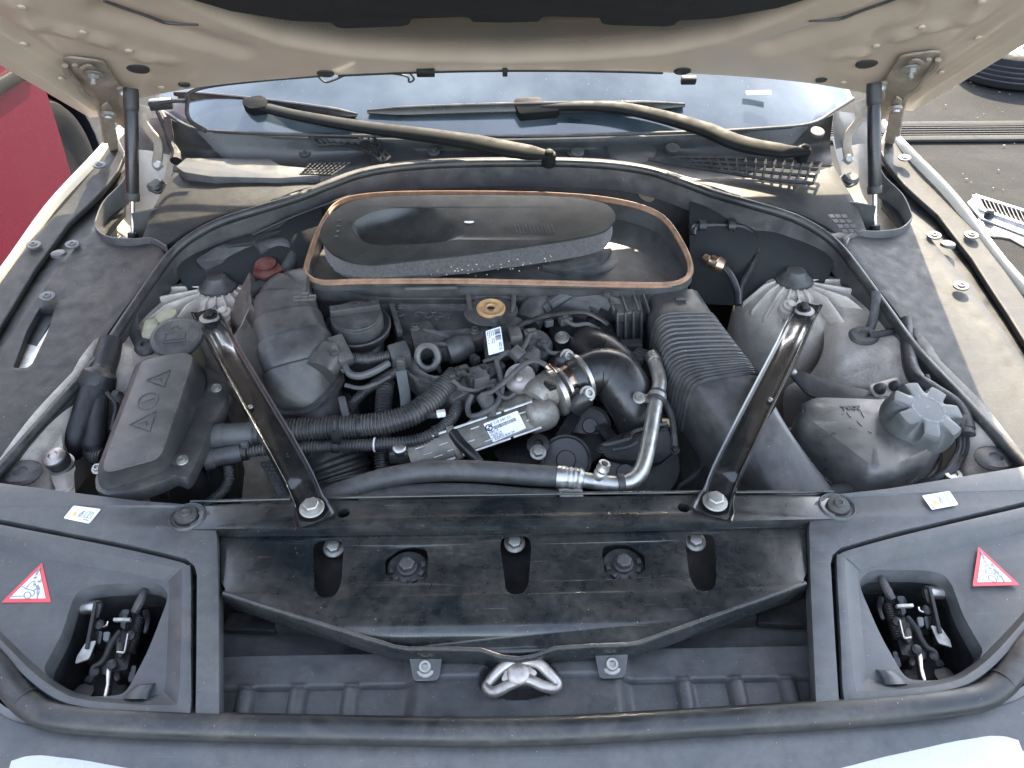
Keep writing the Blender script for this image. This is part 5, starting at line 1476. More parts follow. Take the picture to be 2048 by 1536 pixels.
crv_o = [Mo @ V3((.038 * cos(a), .038 * sin(a) - .0, .0265)) for a in [pi * 1.05 + i * pi * .9 / 14 for i in range(15)]]
obj('cap_bead', tube(crv_o, .0012, 6, 1), 'duct_plastic', cap_o)
for (u0, u1, v0, v1) in ((-.036, -.034, .009, .016), (-.032, -.030, .009, .014), (-.028, -.022, .009, .011), (-.019, -.014, .009, .011), (-.004, .004, .010, .0125), (.013, .020, .010, .0125), (.022, .024, .010, .016), (.026, .028, .010, .016), (.030, .034, .010, .016)):
    obj('raised_mark', slab([Mo @ V3(p) for p in ((u0, v0, .0408), (u1, v0, .0408), (u1, v1, .0408), (u0, v1, .0408))], .0008), 'duct_plastic', cap_o)
obj('raised_mark', bar(Mo @ V3((.002, .009, .0408)), Mo @ V3((.010, .017, .0408)), .0022, .001), 'cap_grey', cap_o)

# ---- cylinder head cover and top of the engine
hc = obj('head_cover', join(
    slab(rounded(PP([(775, 598, .868), (935, 598, .868), (1022, 605, .866), (1026, 660, .852), (985, 672, .85), (820, 690, .845), (790, 660, .852)]), .008), .05),), 'bay_plastic', car, 'dark plastic engine head cover with moulded lettering', bevel=.003)
obj('cover_step', slab(rounded(PP([(818, 648, .872), (856, 640, .874), (872, 662, .870), (925, 658, .872), (975, 650, .874), (985, 668, .866), (930, 690, .858), (880, 700, .854), (866, 690, .858), (830, 700, .852)]), .006), .025), 'bay_plastic', hc, bevel=.003)
for i, (x, y, r) in enumerate(((838, 628, .007), (846, 622, .006), (858, 630, .007), (868, 622, .006), (882, 630, .006), (894, 632, .007), (852, 638, .004), (876, 637, .004), (800, 627, .008))):
    obj('moulded_mark', tube([P(x, y, .8695) + V3((r * cos(a), r * sin(a), 0)) for a in [k * pi / 5 + i for k in range(8)]], .0009, 5, 1), 'duct_plastic', hc)
obj('cover_rib', bar(P(775, 585, .875), P(800, 668, .862), .010, .014), 'bay_plastic', hc, bevel=.002)
obj('cover_rib', bar(P(1000, 585, .885), P(1028, 625, .875), .008, .02), 'bay_plastic', hc, bevel=.002)
# mounting lug with ochre grommet
lug = obj('cover_lug', loft([circle(P(982, 622, .884), .047, 30, AXO, .040), circle(P(982, 622, .889), .047, 30, AXO, .040), circle(P(982, 620, .890), .040, 30, AXO, .034)]), 'duct_plastic', car, 'round black lug with an ochre rubber grommet in front of the gasket', bevel=.001)
obj('lug_arm', join(slab(rounded(PP([(930, 575, .905), (940, 575, .905), (945, 618, .893), (936, 622, .89)]), .002), .012), slab(rounded(PP([(1024, 575, .905), (1034, 576, .905), (1030, 622, .89), (1022, 622, .893)]), .002), .012), slab(PP([(940, 578, .902), (1026, 578, .902), (1024, 600, .89), (942, 600, .89)]), .008)), 'duct_plastic', lug, bevel=.001)
obj('grommet', lathe([(.025, 0), (.025, .003), (.022, .005), (.017, .003), (.012, .0035), (.0085, .005), (.006, .003), (.005, -.002)], 30, P(982, 618, .891), AXO), 'ochre_rubber', lug)
obj('grommet_hole', lathe([(.0065, 0), (.0065, .0004)], 16, P(982, 618, .8945), AXO), 'black_print', lug)
obj('grommet_tail', box(P(980, 636, .882), .006, .012, .004), 'ochre_rubber', lug)
# lifting eye
eye = obj('lifting_eye', tube([P(855, 714, .862) + V3((.017 * cos(a), .010 * sin(a) - .0, .017 * sin(a))) for a in [i * 2 * pi / 20 for i in range(20)]], .0062, 8, 1, closed=True), 'eye_grey', car, 'flat grey lifting eye on the front of the head')
obj('eye_stem', bar(P(868, 722, .85), P(880, 740, .83), .02, .006), 'eye_grey', eye, bevel=.002)
obj('injector_cover', tube([P(895, 705, .85), P(915, 698, .852), P(938, 690, .852)], [.022, .024, .020], 16, 4), 'bay_plastic', car)

# ---- cable tray
ctp = PP([(772, 690, .868), (812, 680, .872), (826, 716, .862), (840, 738, .857), (866, 752, .855), (900, 748, .858), (960, 728, .862), (1000, 716, .864), (1012, 730, .860), (985, 752, .85), (935, 785, .84), (905, 800, .835), (880, 786, .838), (838, 770, .838), (812, 745, .842), (790, 720, .85)])
tray = obj('cable_tray', slab(ctp, .032), 'bay_plastic', car, 'angular black plastic wiring tray across the front of the engine', bevel=.003)
obj('tray_box', slab(rounded(PP([(775, 690, .884), (810, 680, .887), (822, 708, .876), (784, 718, .872)]), .004), .03), 'bay_plastic', tray, bevel=.003)
obj('tray_clip', box(P(802, 728, .868), .014, .012, .022), 'bay_plastic', tray, bevel=.002)
for (x, y) in ((950, 722), (942, 760), (968, 742)):
    obj('tray_clip', box(P(x, y, .862), .012, .016, .02, Matrix.Rotation(.6, 3, 'Z')), 'dark_plastic', tray, bevel=.002)
obj('tray_bead', tube([P(838, 762, .848), P(812, 740, .852), P(800, 715, .86)], .002, 6, 3), 'duct_plastic', tray)

# ---- sensor module with bar code label
mq = PP([(966, 662, .892), (1014, 648, .896), (1026, 708, .874), (972, 724, .868)])
nm = (mq[1] - mq[0]).cross(mq[3] - mq[0]).normalized()
if nm.z < 0: nm = -nm
mod = obj('control_module', slab(rounded(mq, .004), .02, d=-nm), 'dark_plastic', car, 'small black electronic module with a white bar code label', bevel=.002)
mb_ = lambda s, t: (mq[0] * (1 - s) + mq[1] * s) * (1 - t) + (mq[3] * (1 - s) + mq[2] * s) * t + nm * .0022
lq = [mb_(.10, .05), mb_(.72, .04), mb_(.70, .84), mb_(.12, .84)]
labm = obj('bar_code_label', slab(rounded(lq, .0015, 2), .0006, d=-nm), 'white_print', mod)
bl_ = lambda s, t: (lq[0] * (1 - s) + lq[1] * s) * (1 - t) + (lq[3] * (1 - s) + lq[2] * s) * t + nm * .0003
gs = []
rb = random.Random(5)
for (a0, a1) in ((.06, .28), (.32, .50)):
    t = a0
    while t < a1:
        w = rb.uniform(.006, .018)
        gs.append(slab([bl_(.56, t), bl_(.93, t), bl_(.93, t + w), bl_(.56, t + w)], .0002, d=-nm)); t += w + rb.uniform(.006, .014)
for s0, spans in ((.08, ((.05, .22), (.28, .33), (.40, .45), (.52, .55))), (.20, ((.05, .33),)), (.32, ((.05, .28), (.36, .58))), (.44, ((.05, .28), (.38, .58))), (.74, ((.62, .78), (.84, .90))), (.84, ((.62, .78), (.84, .88)))):
    for (t0, t1) in spans:
        t = t0
        while t < t1:
            gs.append(slab([bl_(s0, t), bl_(s0 + .055, t), bl_(s0 + .055, t + .016), bl_(s0, t + .016)], .0002, d=-nm)); t += .026
obj('label_print', join(*gs), 'black_print', labm, kind='stuff')
obj('module_plug', box(P(1030, 672, .885), .02, .03, .02, Matrix.Rotation(.2, 3, 'Z')), 'bay_plastic', mod, bevel=.002)
obj('module_rib', bar(P(966, 723, .872), P(1000, 712, .876), .003, .004), 'duct_plastic', mod)
obj('vent_hose', corrugated([P(992, 640, .882), P(996, 652, .876), P(1000, 668, .868)], .0135, .003, .001, 14), 'loom', car)

# ---- looms
obj('loom_conduit', corrugated([P(508, 868, .815), P(560, 862, .818), P(645, 857, .82), P(720, 852, .822), P(775, 845, .825), P(825, 828, .83), P(862, 802, .836), P(892, 772, .842), P(912, 752, .846)], .0185, .0054, .0026, 20), 'loom', car, 'thick ribbed black cable conduit from the fuse box across the engine')
obj('loom_conduit', corrugated([P(480, 906, .80), P(540, 898, .802), P(640, 893, .805), P(740, 890, .808), P(800, 886, .81), P(850, 876, .812), P(890, 852, .815), P(912, 820, .82), P(918, 795, .825)], .0102, .0046, .0020, 16), 'loom', car, 'thin ribbed black cable conduit below the thick one')
obj('loom_conduit', corrugated([P(772, 765, .82), P(768, 800, .81), P(766, 850, .79), P(765, 900, .765), P(768, 955, .735)], .0145, .0054, .0024, 16), 'loom', car, 'upright ribbed black conduit behind the thick one')
obj('loom_conduit', corrugated([P(800, 738, .85), P(770, 755, .84), P(735, 778, .825), P(708, 805, .81), P(695, 830, .79)], .0085, .0034, .0013, 12), 'loom', car, 'slanting thin ribbed conduit under the wiring tray')
obj('loom_conduit', corrugated([P(698, 716, .866), P(735, 718, .866), P(778, 712, .866)], .0095, .0036, .0013, 14), 'loom', car, 'short ribbed conduit between plug and wiring tray')
obj('hose_tie', join(tube([P(668, 833, .84), P(668, 842, .842), P(670, 870, .825)], .0035, 6, 3), tube([P(664, 856, .8225), P(674, 856, .8225)], .0200, 18, 1), tube([P(666, 892, .807), P(678, 892, .807)], .0112, 16, 1), box(P(672, 876, .825), .012, .008, .022)), 'dark_plastic', car, bevel=.0006)
obj('white_tape_ring', tube([P(748, 889.5, .8085), P(751, 889.5, .8085)], .0112, 16, 1), 'white_clip', car)
for (x, y, z, r) in ((516, 868, .816, .0200), (490, 905, .801, .0125)):
    obj('conduit_clip', tube([P(x - 6, y, z), P(x + 6, y, z)], r, 16, 1), 'dark_plastic', car)
obj('clip_tab', box(P(490, 890, .815), .010, .008, .010), 'rail_metal', car, bevel=.001)
plug = obj('sensor_plug', join(bar(P(668, 678, .89), P(694, 728, .87), .026, .022), bar(P(656, 690, .885), P(672, 730, .87), .014, .02)), 'bay_plastic', car, 'angled black sensor plug in front of the oil cap', bevel=.003)
obj('plug_clip', box(P(668, 702, .893), .012, .02, .006, Matrix.Rotation(.4, 3, 'Z')), 'duct_plastic', plug, bevel=.001)
obj('cable', tube([P(688, 728, .868), P(700, 748, .862), P(722, 752, .86), P(750, 742, .862), P(778, 726, .866)], [.005, .006, .0062, .006, .006], 10, 6), 'rail_metal', car)
obj('tie_strap', tube([P(802, 742, .858), P(806, 765, .845), P(810, 790, .832), P(812, 812, .82)], .0085, 8, 5, flat=.25), 'cap_grey', car)
obj('white_connector', box(P(882, 827, .83), .014, .010, .010, Matrix.Rotation(.2, 3, 'Z')), 'white_clip', car, bevel=.002)
obj('white_connector_body', box(P(862, 828, .825), .02, .012, .01), 'bay_plastic', car, bevel=.002)

# ---- exhaust gas cooler
def quadbox(pts, t, d): return slab(pts, t, d=d)
ea, eb = P(818, 918, .795), P(1092, 822, .828)
ed = (eb - ea)
eu = V3((0, .75, .66))
eu = (eu - ed.normalized() * eu.dot(ed.normalized())).normalized()
en = ed.cross(eu).normalized()
if en.y > 0: en = -en
W2 = .0215
face = [ea - eu * W2, eb - eu * W2, eb + eu * W2, ea + eu * W2]
egr = obj('exhaust_cooler', slab(face, .05, d=-en), 'egr_steel', car, 'bare metal exhaust gas cooler lying diagonally with a white part label', bevel=.004)
for k, sgn in enumerate((-1, 1)):
    for (t0, t1) in ((.0, .30), (.34, .70), (.72, .93)):
        obj('seam', bar(ea + ed * t0 + eu * W2 * sgn + en * .001, ea + ed * t1 + eu * W2 * sgn + en * .001, .004, .003, en), 'aluminium', egr, bevel=.0008)
for (t, v) in ((.06, .5), (.10, -.1), (.16, -.5), (.22, .2), (.26, -.4), (.40, -.25), (.46, .55), (.60, .62), (.80, .45), (.84, -.2), (.52, -.62)):
    p0 = ea + ed * t + eu * W2 * v + en * .0012
    obj('dimple', bar(p0, p0 + ed.normalized() * .014, .0022, .002, en), 'aluminium', egr, bevel=.0006)
cl = ea + ed * .33 + en * .001
obj('cooler_band', bar(cl - eu * .026, cl + eu * .028, .012, .003, en), 'egr_steel', egr, bevel=.001)
lq2 = [ea + ed * .555 + eu * .013 + en * .0018, ea + ed * .81 + eu * .015 + en * .0018, ea + ed * .825 - eu * .015 + en * .0018, ea + ed * .575 - eu * .019 + en * .0018]
lab2 = obj('part_label', slab(rounded(lq2, .001, 2), .0008, d=-en), 'white_print', egr, 'white part label with a round emblem and printed rows')
b2 = lambda s, t: (lq2[0] * (1 - s) + lq2[1] * s) * (1 - t) + (lq2[3] * (1 - s) + lq2[2] * s) * t + en * .0003
ux = (lq2[1] - lq2[0]).normalized(); vy = (lq2[0] - lq2[3]).normalized()
gs = []
t = .20
while t < .86:
    w = rb.uniform(.006, .016)
    gs.append(slab([b2(t, .28), b2(t + w, .28), b2(t + w, .46), b2(t, .46)], .0002, d=-en)); t += w + rb.uniform(.006, .012)
obj('bar_code', join(*gs), 'black_print', lab2, kind='stuff')
for s_, (a, b), h in (('8 518 045 02', (.46, .15), .0062), ('X80--A', (.16, .52), .0052), ('16.06.14', (.19, .66), .0052), ('002 001', (.22, .79), .0052), ('K07D2 8.0C29', (.38, .92), .0054)):
    text('lettering', s_, h, 'black_print', lab2, basis(b2(a, b), ux, vy), .0001)
em = obj('emblem', tube([b2(.09, .27) + ux * (.0048 * cos(a)) + vy * (.0048 * sin(a)) for a in [i * pi / 9 for i in range(18)]], .0010, 5, 1, closed=True), 'black_print', lab2)
for a0 in (0, pi):
    obj('emblem_quarter', slab([b2(.09, .27)] + [b2(.09, .27) + ux * (.0034 * cos(a)) + vy * (.0034 * sin(a)) for a in [a0 + i * pi / 8 for i in range(5)]], .0002, d=-en), 'black_print', lab2)
# end casting and flange
ec = obj('cooler_end', loft([[eb + ed.normalized() * x + (eu * (W2 * k * cos(a)) * 1.0) + (-en * .025) + en * (.030 * k * sin(a)) for a in [i * 2 * pi / 20 for i in range(20)]] for x, k in ((-.030, 1.0), (-.024, 1.25), (.0, 1.3), (.012, 1.15), (.020, .8))]), 'dirty_alloy', car, 'cast metal end of the exhaust cooler', ang=50)
obj('cooler_neck', tube([P(1068, 800, .832), P(1078, 785, .838), P(1096, 778, .84), P(1115, 774, .84)], [.024, .026, .028, .03], 18, 4), 'dirty_alloy', ec)
vb = obj('v_clamp', lathe([(.034, -.006), (.040, -.004), (.040, .004), (.034, .006)], 28, P(1110, 785, .836), (P(1150, 765, .842) - P(1100, 790, .836))), 'steel', car)
obj('clamp_flange', lathe([(.030, .010), (.037, .012), (.037, .017), (.030, .019)], 28, P(1110, 785, .836), (P(1150, 765, .842) - P(1100, 790, .836))), 'steel', vb)
obj('clamp_screw', box(P(1100, 770, .872), .012, .02, .008, Matrix.Rotation(.5, 3, 'Z')), 'dark_iron', vb, bevel=.001)
obj('exhaust_stub', tube([P(1110, 783, .836), P(1130, 768, .84), P(1152, 757, .845)], [.028, .0285, .029], 22, 3), 'copper_steel', car, 'short copper coloured metal pipe stub before the black elbow')
# metal body above the cooler
obj('valve_body', join(slab(rounded(PP([(928, 850, .815), (960, 822, .83), (1010, 782, .845), (1058, 772, .848), (1068, 798, .838), (1050, 814, .83), (980, 846, .815)]), .006), .03)), 'egr_steel', car, bevel=.004)
dsk = obj('valve_disc', lathe([(.0245, 0), (.0255, .003), (.024, .0055), (.017, .0045), (.012, .006), (.007, .0065), (.0065, .009), (.003, .0105)], 32, P(1040, 758, .855), (-.15, -.55, .8)), 'worn_steel', car, 'round dished bare metal valve disc among the cables')
obj('valve_stub', tube([P(1052, 735, .86), P(1062, 710, .862)], .020, 16, 1), 'bay_plastic', car)

# ---- throttle, plenum and elbow
mf = obj('intake_manifold', join(
    tube([P(1052, 650, .86), P(1075, 615, .872), P(1120, 602, .875), P(1180, 618, .868)], .026, 14, 6)), 'bay_plastic', car, 'black plastic intake manifold behind the throttle elbow')
for k in range(4):
    obj('runner', tube([P(1062 + k * 12, 640 - k * 10, .862 + k * .008), P(1095 + k * 16, 606 - k * 7, .878 + k * .007), P(1135 + k * 18, 604 - k * 5, .88 + k * .006), P(1180 + k * 20, 625 - k * 6, .87 + k * .005)], .012, 10, 7), 'bay_plastic', mf)
obj('manifold_body', loft([[p + UP * dz for p in rounded(PP([(1095, 645, .86), (1150, 622, .865), (1225, 640, .86), (1255, 700, .845), (1225, 745, .84), (1170, 738, .84), (1110, 700, .846)]), .01)] for dz in (-.08, -.012, 0)]), 'gloss_plastic', mf, bevel=.008, segs=3)
for k in range(4):
    obj('manifold_slot', box(P(1135 + k * 16, 662 - k * 7, .8655), .011, .006, .004, Matrix.Rotation(.35, 3, 'Z')), 'black_print', mf)
obj('manifold_rib', tube([P(1130, 665, .866), P(1150, 680, .868), P(1165, 680, .868)], .0016, 5, 3), 'duct_plastic', mf)
inst('screw', TORX, P(1124, 676, .864), mf, V3((-.1, -.35, 1)), 0, 1.1)
inst('screw', TORX, P(1212, 706, .860), mf, V3((0, -.3, 1)), 0, .7)
el_ = obj('throttle_elbow', join(tube([P(1146, 762, .845), P(1168, 752, .85), P(1198, 744, .852), P(1228, 752, .848), P(1252, 782, .832), P(1270, 820, .808), P(1285, 870, .77)], [.032, .034, .039, .042, .042, .039, .035], 26, 8)), 'gloss_plastic', car, 'large glossy black plastic air elbow in front of the manifold', ang=60)
obj('elbow_top', tube([P(1170, 690, .845), P(1200, 712, .848), P(1230, 740, .84), P(1258, 785, .825)], [.036, .040, .041, .036], 22, 7), 'gloss_plastic', el_)
obj('elbow_band', lathe([(.0385, -.004), (.0405, -.003), (.0405, .003), (.0385, .004)], 30, P(1162, 755, .849), (P(1180, 748, .85) - P(1150, 762, .846))), 'steel', el_)
for (x, y, z) in ((1132, 716, .858), (1172, 790, .845)):
    cb = obj('elbow_stud', tube([P(x - 22, y + 22, z - .02), P(x - 4, y + 4, z), P(x, y, z + .003)], [.018, .0185, .016], 16, 1), 'gloss_plastic', el_)
    inst('screw', TORX, P(x + 2, y - 2, z + .008), el_, V3((.35, -.6, .7)), 0, 1.15)
obj('stray_label', slab(PP([(1212, 688, .872), (1222, 682, .874), (1242, 694, .87), (1236, 702, .866)]), .001), 'white_clip', car)
obj('finned_plug', join(*[box(P(1270 + k * 4, 722 - k * 4, .85), .022, .004, .014, Matrix.Rotation(-.5, 3, 'Z')) for k in range(5)]), 'bay_plastic', car, kind='stuff')
# relay bracket
rbk = obj('relay_holder', join(slab(PP([(1198, 582, .90), (1280, 590, .90), (1286, 622, .885), (1238, 628, .882)]), .02)), 'bay_plastic', car, 'black slotted relay holder under the gasket corner', bevel=.002)
for x in (1236, 1252, 1268, 1284):
    obj('holder_rib', slab(PP([(x - 2, 626, .886), (x + 2, 624, .886), (x + 2, 684, .84), (x - 2, 688, .84)]), .025, d=V3((0, 1, 0))), 'bay_plastic', rbk, bevel=.0006)
for x in (1214, 1240, 1264, 1284):
    obj('holder_rib', bar(P(x, 584, .905), P(x + 14, 624, .888), .0025, .008), 'bay_plastic', rbk)
obj('holder_back', slab(PP([(1234, 630, .875), (1286, 624, .875), (1286, 680, .83), (1236, 688, .83)]), .01, d=V3((0, 1, 0))), 'dark_plastic', rbk)
obj('holder_foot', box(P(1262, 690, .845), .036, .02, .014), 'bay_plastic', rbk, bevel=.002)
# cables over the engine
obj('cable', tube([P(1026, 666, .885), P(1042, 650, .89), P(1062, 642, .892), P(1085, 634, .893), P(1125, 627, .893), P(1170, 625, .89), P(1200, 638, .882), P(1216, 650, .875)], .0048, 10, 7), 'gloss_plastic', car)
obj('cable_clip', box(P(1098, 646, .886), .014, .008, .012, Matrix.Rotation(.4, 3, 'Z')), 'cap_grey', car, bevel=.001)
obj('cable', tube([P(962, 790, .85), P(985, 782, .855), P(1015, 758, .865), P(1045, 730, .875), P(1072, 722, .878), P(1096, 734, .872), P(1112, 750, .864)], .0042, 10, 7), 'hose_rubber', car)
ps = obj('pressure_sensor', tube([P(1094, 732, .873), P(1106, 744, .867), P(1110, 750, .864), P(1120, 762, .858)], [.0058, .006, .011, .011], 14, 2), 'copper_steel', car, 'small metal pressure sensor on the end of a thin black cable')
obj('sensor_body', tube([P(1112, 752, .863), P(1124, 766, .856)], .0125, 14, 1), 'dark_plastic', ps)
obj('cable', tube([P(1034, 702, .876), P(1012, 706, .874), P(995, 718, .87), P(994, 726, .868), P(1000, 748, .86), P(1004, 775, .852), P(995, 805, .842), P(975, 822, .838), P(950, 832, .832), P(938, 828, .83), P(936, 810, .835), P(944, 790, .845)], .0046, 10, 7), 'hose_rubber', car)
obj('cable_plug', tube([P(1026, 700, .88), P(1044, 716, .872)], .0125, 12, 1), 'bay_plastic', car, bevel=.001)
obj('connector', box(P(958, 758, .856), .026, .034, .03, Matrix.Rotation(.35, 3, 'Z')), 'bay_plastic', car, bevel=.003)
obj('connector', tube([P(968, 790, .842), P(980, 815, .832), P(984, 838, .825)], [.014, .013, .009], 12, 3), 'bay_plastic', car)
act = obj('vacuum_actuator', join(lathe([(.030, -.045), (.031, -.006), (.027, .004), (.012, .006)], 28, P(1070, 690, .868), (.1, -.5, .85))), 'bay_plastic', car, 'round black vacuum actuator beside the control module', bevel=.002)
obj('actuator_spout', tube([P(1040, 728, .868), P(1056, 714, .874), P(1068, 700, .878)], .0062, 10, 3), 'bay_plastic', act)
obj('solenoid', lathe([(.016, -.02), (.017, 0), (.012, .004), (.005, .005)], 20, P(1028, 648, .882), (0, -.3, 1)), 'bay_plastic', car)

for (x, y, z) in ((800, 612, .870), (905, 610, .870), (830, 655, .876), (950, 662, .872), (1010, 640, .870)):
    inst('screw', TORX_DARK, P(x, y, z), hc, V3((0, -.15, 1)), .3, .8)
for (x, y, z, rz) in ((905, 760, .852, .5), (925, 742, .86, .4), (1060, 668, .885, .2), (1088, 690, .872, -.3), (985, 770, .85, .3), (1130, 640, .882, .4)):
    cb = obj('connector', box(P(x, y, z), .022, .016, .014, Matrix.Rotation(rz, 3, 'Z')), 'bay_plastic', car, bevel=.002)
    obj('connector_lock', box(P(x, y, z) + UP * .008, .010, .006, .004, Matrix.Rotation(rz, 3, 'Z')), 'duct_plastic', cb, bevel=.001)
for pts in ([(905, 760, .86), (925, 775, .852), (950, 780, .848), (975, 772, .852)], [(925, 742, .866), (940, 755, .862), (958, 752, .866)], [(1060, 668, .89), (1050, 690, .886), (1040, 705, .88)], [(1088, 690, .878), (1100, 705, .872), (1120, 706, .868)], [(985, 770, .856), (1000, 790, .85), (1015, 796, .846), (1030, 786, .848)], [(1130, 640, .888), (1150, 650, .884), (1175, 648, .882), (1200, 660, .876)], [(840, 700, .862), (850, 690, .868), (880, 688, .868), (905, 690, .866)], [(690, 770, .85), (720, 776, .846), (750, 768, .846), (780, 752, .85)]):
    obj('cable', tube([P(*p) for p in pts], .0036, 8, 6), 'hose_rubber', car)
for (x, y, z, r) in ((842, 817, .8325, .0198), (715, 852.5, .822, .0198), (870, 866, .8135, .0116)):
    obj('conduit_tie', tube([P(x - 4, y + 1, z), P(x + 4, y - 1, z)], r, 16, 1), 'dark_plastic', car)
# ---- air conditioning pipe and hose
acp = [P(1306, 716, .862), P(1314, 740, .86), P(1319, 766, .857), P(1312, 800, .852), P(1302, 860, .842), P(1291, 915, .835), P(1280, 945, .832), P(1262, 962, .83), P(1235, 968, .829), P(1195, 964, .828), P(1150, 957, .827)]
ac = obj('coolant_gas_pipe', tube(acp, [.0115, .0115, .0115, .0115, .0115, .0115, .0118, .0118, .0115, .0112, .0112], 18, 8), 'aluminium', car, 'bare aluminium gas pipe bending down to a charge port in front of the engine')
obj('pipe_end', tube([P(1304, 712, .862), P(1310, 724, .862)], .0125, 18, 2), 'steel', ac)
obj('pipe_clamp', tube([P(1316, 787, .8545), P(1310, 805, .851)], .0142, 20, 1), 'rubber', ac)
obj('clamp_band', tube([P(1314, 792, .8535), P(1312, 799, .852)], .0150, 20, 1), 'zinc', ac)
obj('clamp_arm', bar(P(1274, 797, .855), P(1300, 797, .855), .018, .006), 'bay_plastic', ac, bevel=.002)
inst('screw', TORX, P(1278, 796, .860), ac, V3((0, -.5, 1)), 0, .85)
port = obj('charge_port', tube([P(1197, 955, .836), P(1201, 946, .845), P(1203, 942, .849), P(1205, 938, .853), P(1207, 933, .857), P(1210, 926, .863)], [.0085, .0095, .0075, .0095, .0085, .0082], 16, 2), 'aluminium', ac)
obj('port_mouth', tube([P(1209.5, 927, .863), P(1210.2, 925.5, .8642)], .0048, 12, 1), 'dark_iron', ac)
obj('pipe_saddle', join(tube([P(1234, 968, .8295), P(1248, 967, .8295)], .0145, 18, 1), box(P(1247, 984, .812), .016, .006, .03)), 'rubber', ac, bevel=.001)
fer = obj('ferrule', tube([P(1168, 960, .8275), P(1164, 959.5, .8275), P(1160, 959, .8275), P(1155, 958, .8275), P(1150, 957.5, .8275), P(1145, 957, .8275), P(1140, 956.5, .8275), P(1135, 956, .8275), P(1130, 955.5, .8275), P(1114, 954, .8275)], [.0125, .0155, .0168, .0155, .0168, .0155, .0168, .0155, .0168, .0168], 20, 1), 'aluminium', ac)
obj('gas_hose', tube([P(1120, 954, .8275), P(1060, 950, .829), P(980, 944, .83), P(900, 941, .83), P(830, 946, .828), P(760, 960, .824), P(700, 979, .818), P(660, 994, .812), P(620, 1015, .80)], .0155, 20, 8), 'hose_rubber', car, 'thick smooth black rubber hose along the front of the engine')
obj('gas_hose', tube([P(1112, 998, .815), P(1040, 992, .815), P(960, 985, .814), P(880, 983, .812), P(800, 988, .81), P(720, 1000, .806)], .012, 16, 7), 'hose_rubber', car, 'second black rubber hose half hidden behind the slam panel edge')
obj('ferrule', tube([P(1165, 996, .816), P(1155, 996, .816), P(1145, 996, .816), P(1135, 996, .816), P(1118, 997, .816)], [.012, .0135, .012, .0135, .0135], 16, 1), 'aluminium', car)
obj('coolant_pipe', tube([P(905, 865, .815), P(920, 885, .81), P(940, 905, .805), P(958, 926, .795), P(970, 945, .785)], .0085, 14, 6), 'gloss_plastic', car)

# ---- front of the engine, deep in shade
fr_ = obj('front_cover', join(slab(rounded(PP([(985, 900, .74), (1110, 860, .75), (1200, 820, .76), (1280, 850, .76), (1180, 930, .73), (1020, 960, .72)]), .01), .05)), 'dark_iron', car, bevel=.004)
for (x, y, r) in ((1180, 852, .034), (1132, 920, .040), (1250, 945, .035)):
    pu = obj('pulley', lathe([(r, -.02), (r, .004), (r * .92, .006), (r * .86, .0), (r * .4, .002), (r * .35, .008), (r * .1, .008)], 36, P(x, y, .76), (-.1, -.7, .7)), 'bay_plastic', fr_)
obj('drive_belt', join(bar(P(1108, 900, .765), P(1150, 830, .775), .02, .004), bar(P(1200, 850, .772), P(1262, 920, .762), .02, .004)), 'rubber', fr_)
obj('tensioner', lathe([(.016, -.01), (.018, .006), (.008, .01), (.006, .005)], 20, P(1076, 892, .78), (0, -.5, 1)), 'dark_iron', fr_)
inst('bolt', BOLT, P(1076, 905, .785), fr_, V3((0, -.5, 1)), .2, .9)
hs = obj('alternator_shield', slab(rounded(PP([(1196, 890, .80), (1240, 868, .808), (1330, 842, .815), (1336, 858, .812), (1350, 900, .79), (1320, 925, .775), (1280, 932, .77), (1212, 915, .785)]), .006), .006), 'dark_iron', car, 'dark metal shield with small bolts beside the gas pipe', bevel=.002)
obj('shield_bead', tube(PP([(1198, 893, .805), (1256, 878, .812), (1270, 862, .815), (1334, 846, .82)]), .003, 8, 4), 'rail_metal', hs)
obj('shield_bead', tube(PP([(1226, 900, .80), (1256, 894, .803), (1275, 884, .805)]), .0022, 8, 4), 'rail_metal', hs)
for (x, y) in ((1202, 898), (1256, 874), (1328, 852), (1350, 900)):
    inst('bolt', BOLT_DARK, P(x, y, .812), hs, V3((0, -.4, 1)), .3, .55)
obj('shield_arch', tube(PP([(1325, 795, .83), (1342, 830, .82), (1348, 870, .805), (1350, 900, .79)]), .005, 8, 6), 'bay_plastic', hs)
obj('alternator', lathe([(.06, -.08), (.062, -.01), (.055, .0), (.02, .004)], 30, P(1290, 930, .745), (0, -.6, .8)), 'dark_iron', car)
obj('fan_cowl', tube(PP([(1240, 960, .70), (1320, 985, .70), (1400, 940, .72), (1385, 880, .74)]), .006, 8, 6), 'bay_plastic', car)
obj('head_bolt_block', join(box(P(800, 905, .79), .03, .03, .02), lathe([(.011, 0), (.011, .012), (.006, .014)], 16, P(800, 902, .80), (0, -.4, 1))), 'steel', car, bevel=.002)
# perforated shield on the left of the radiator
pm = slab(PP([(520, 925, .77), (560, 915, .775), (600, 990, .74), (560, 1000, .735)]), .003)
per = obj('perforated_shield', pm, 'dark_iron', car)
obj('perforation', join(*[lathe([(.0022, 0), (.0022, .0006)], 6, P(528 + i * 8 + j * 6, 930 + j * 8, .7725 - j * .0037 + i * .0005)) for i in range(5) for j in range(9)]), 'rail_metal', per, kind='stuff')
obj('fan_frame', bar(P(640, 985, .76), P(1150, 1000, .76), .03, .02), 'dark_plastic', car, bevel=.004)
# ================================================================ yard around the car
ground = obj('ground', thicken(hfield(-30, 30, -20, 60, 60, 80, lambda X, Y: .006 * sin(X * 1.7) * cos(Y * 1.3)), .05), 'asphalt')
ground['kind'] = 'structure'
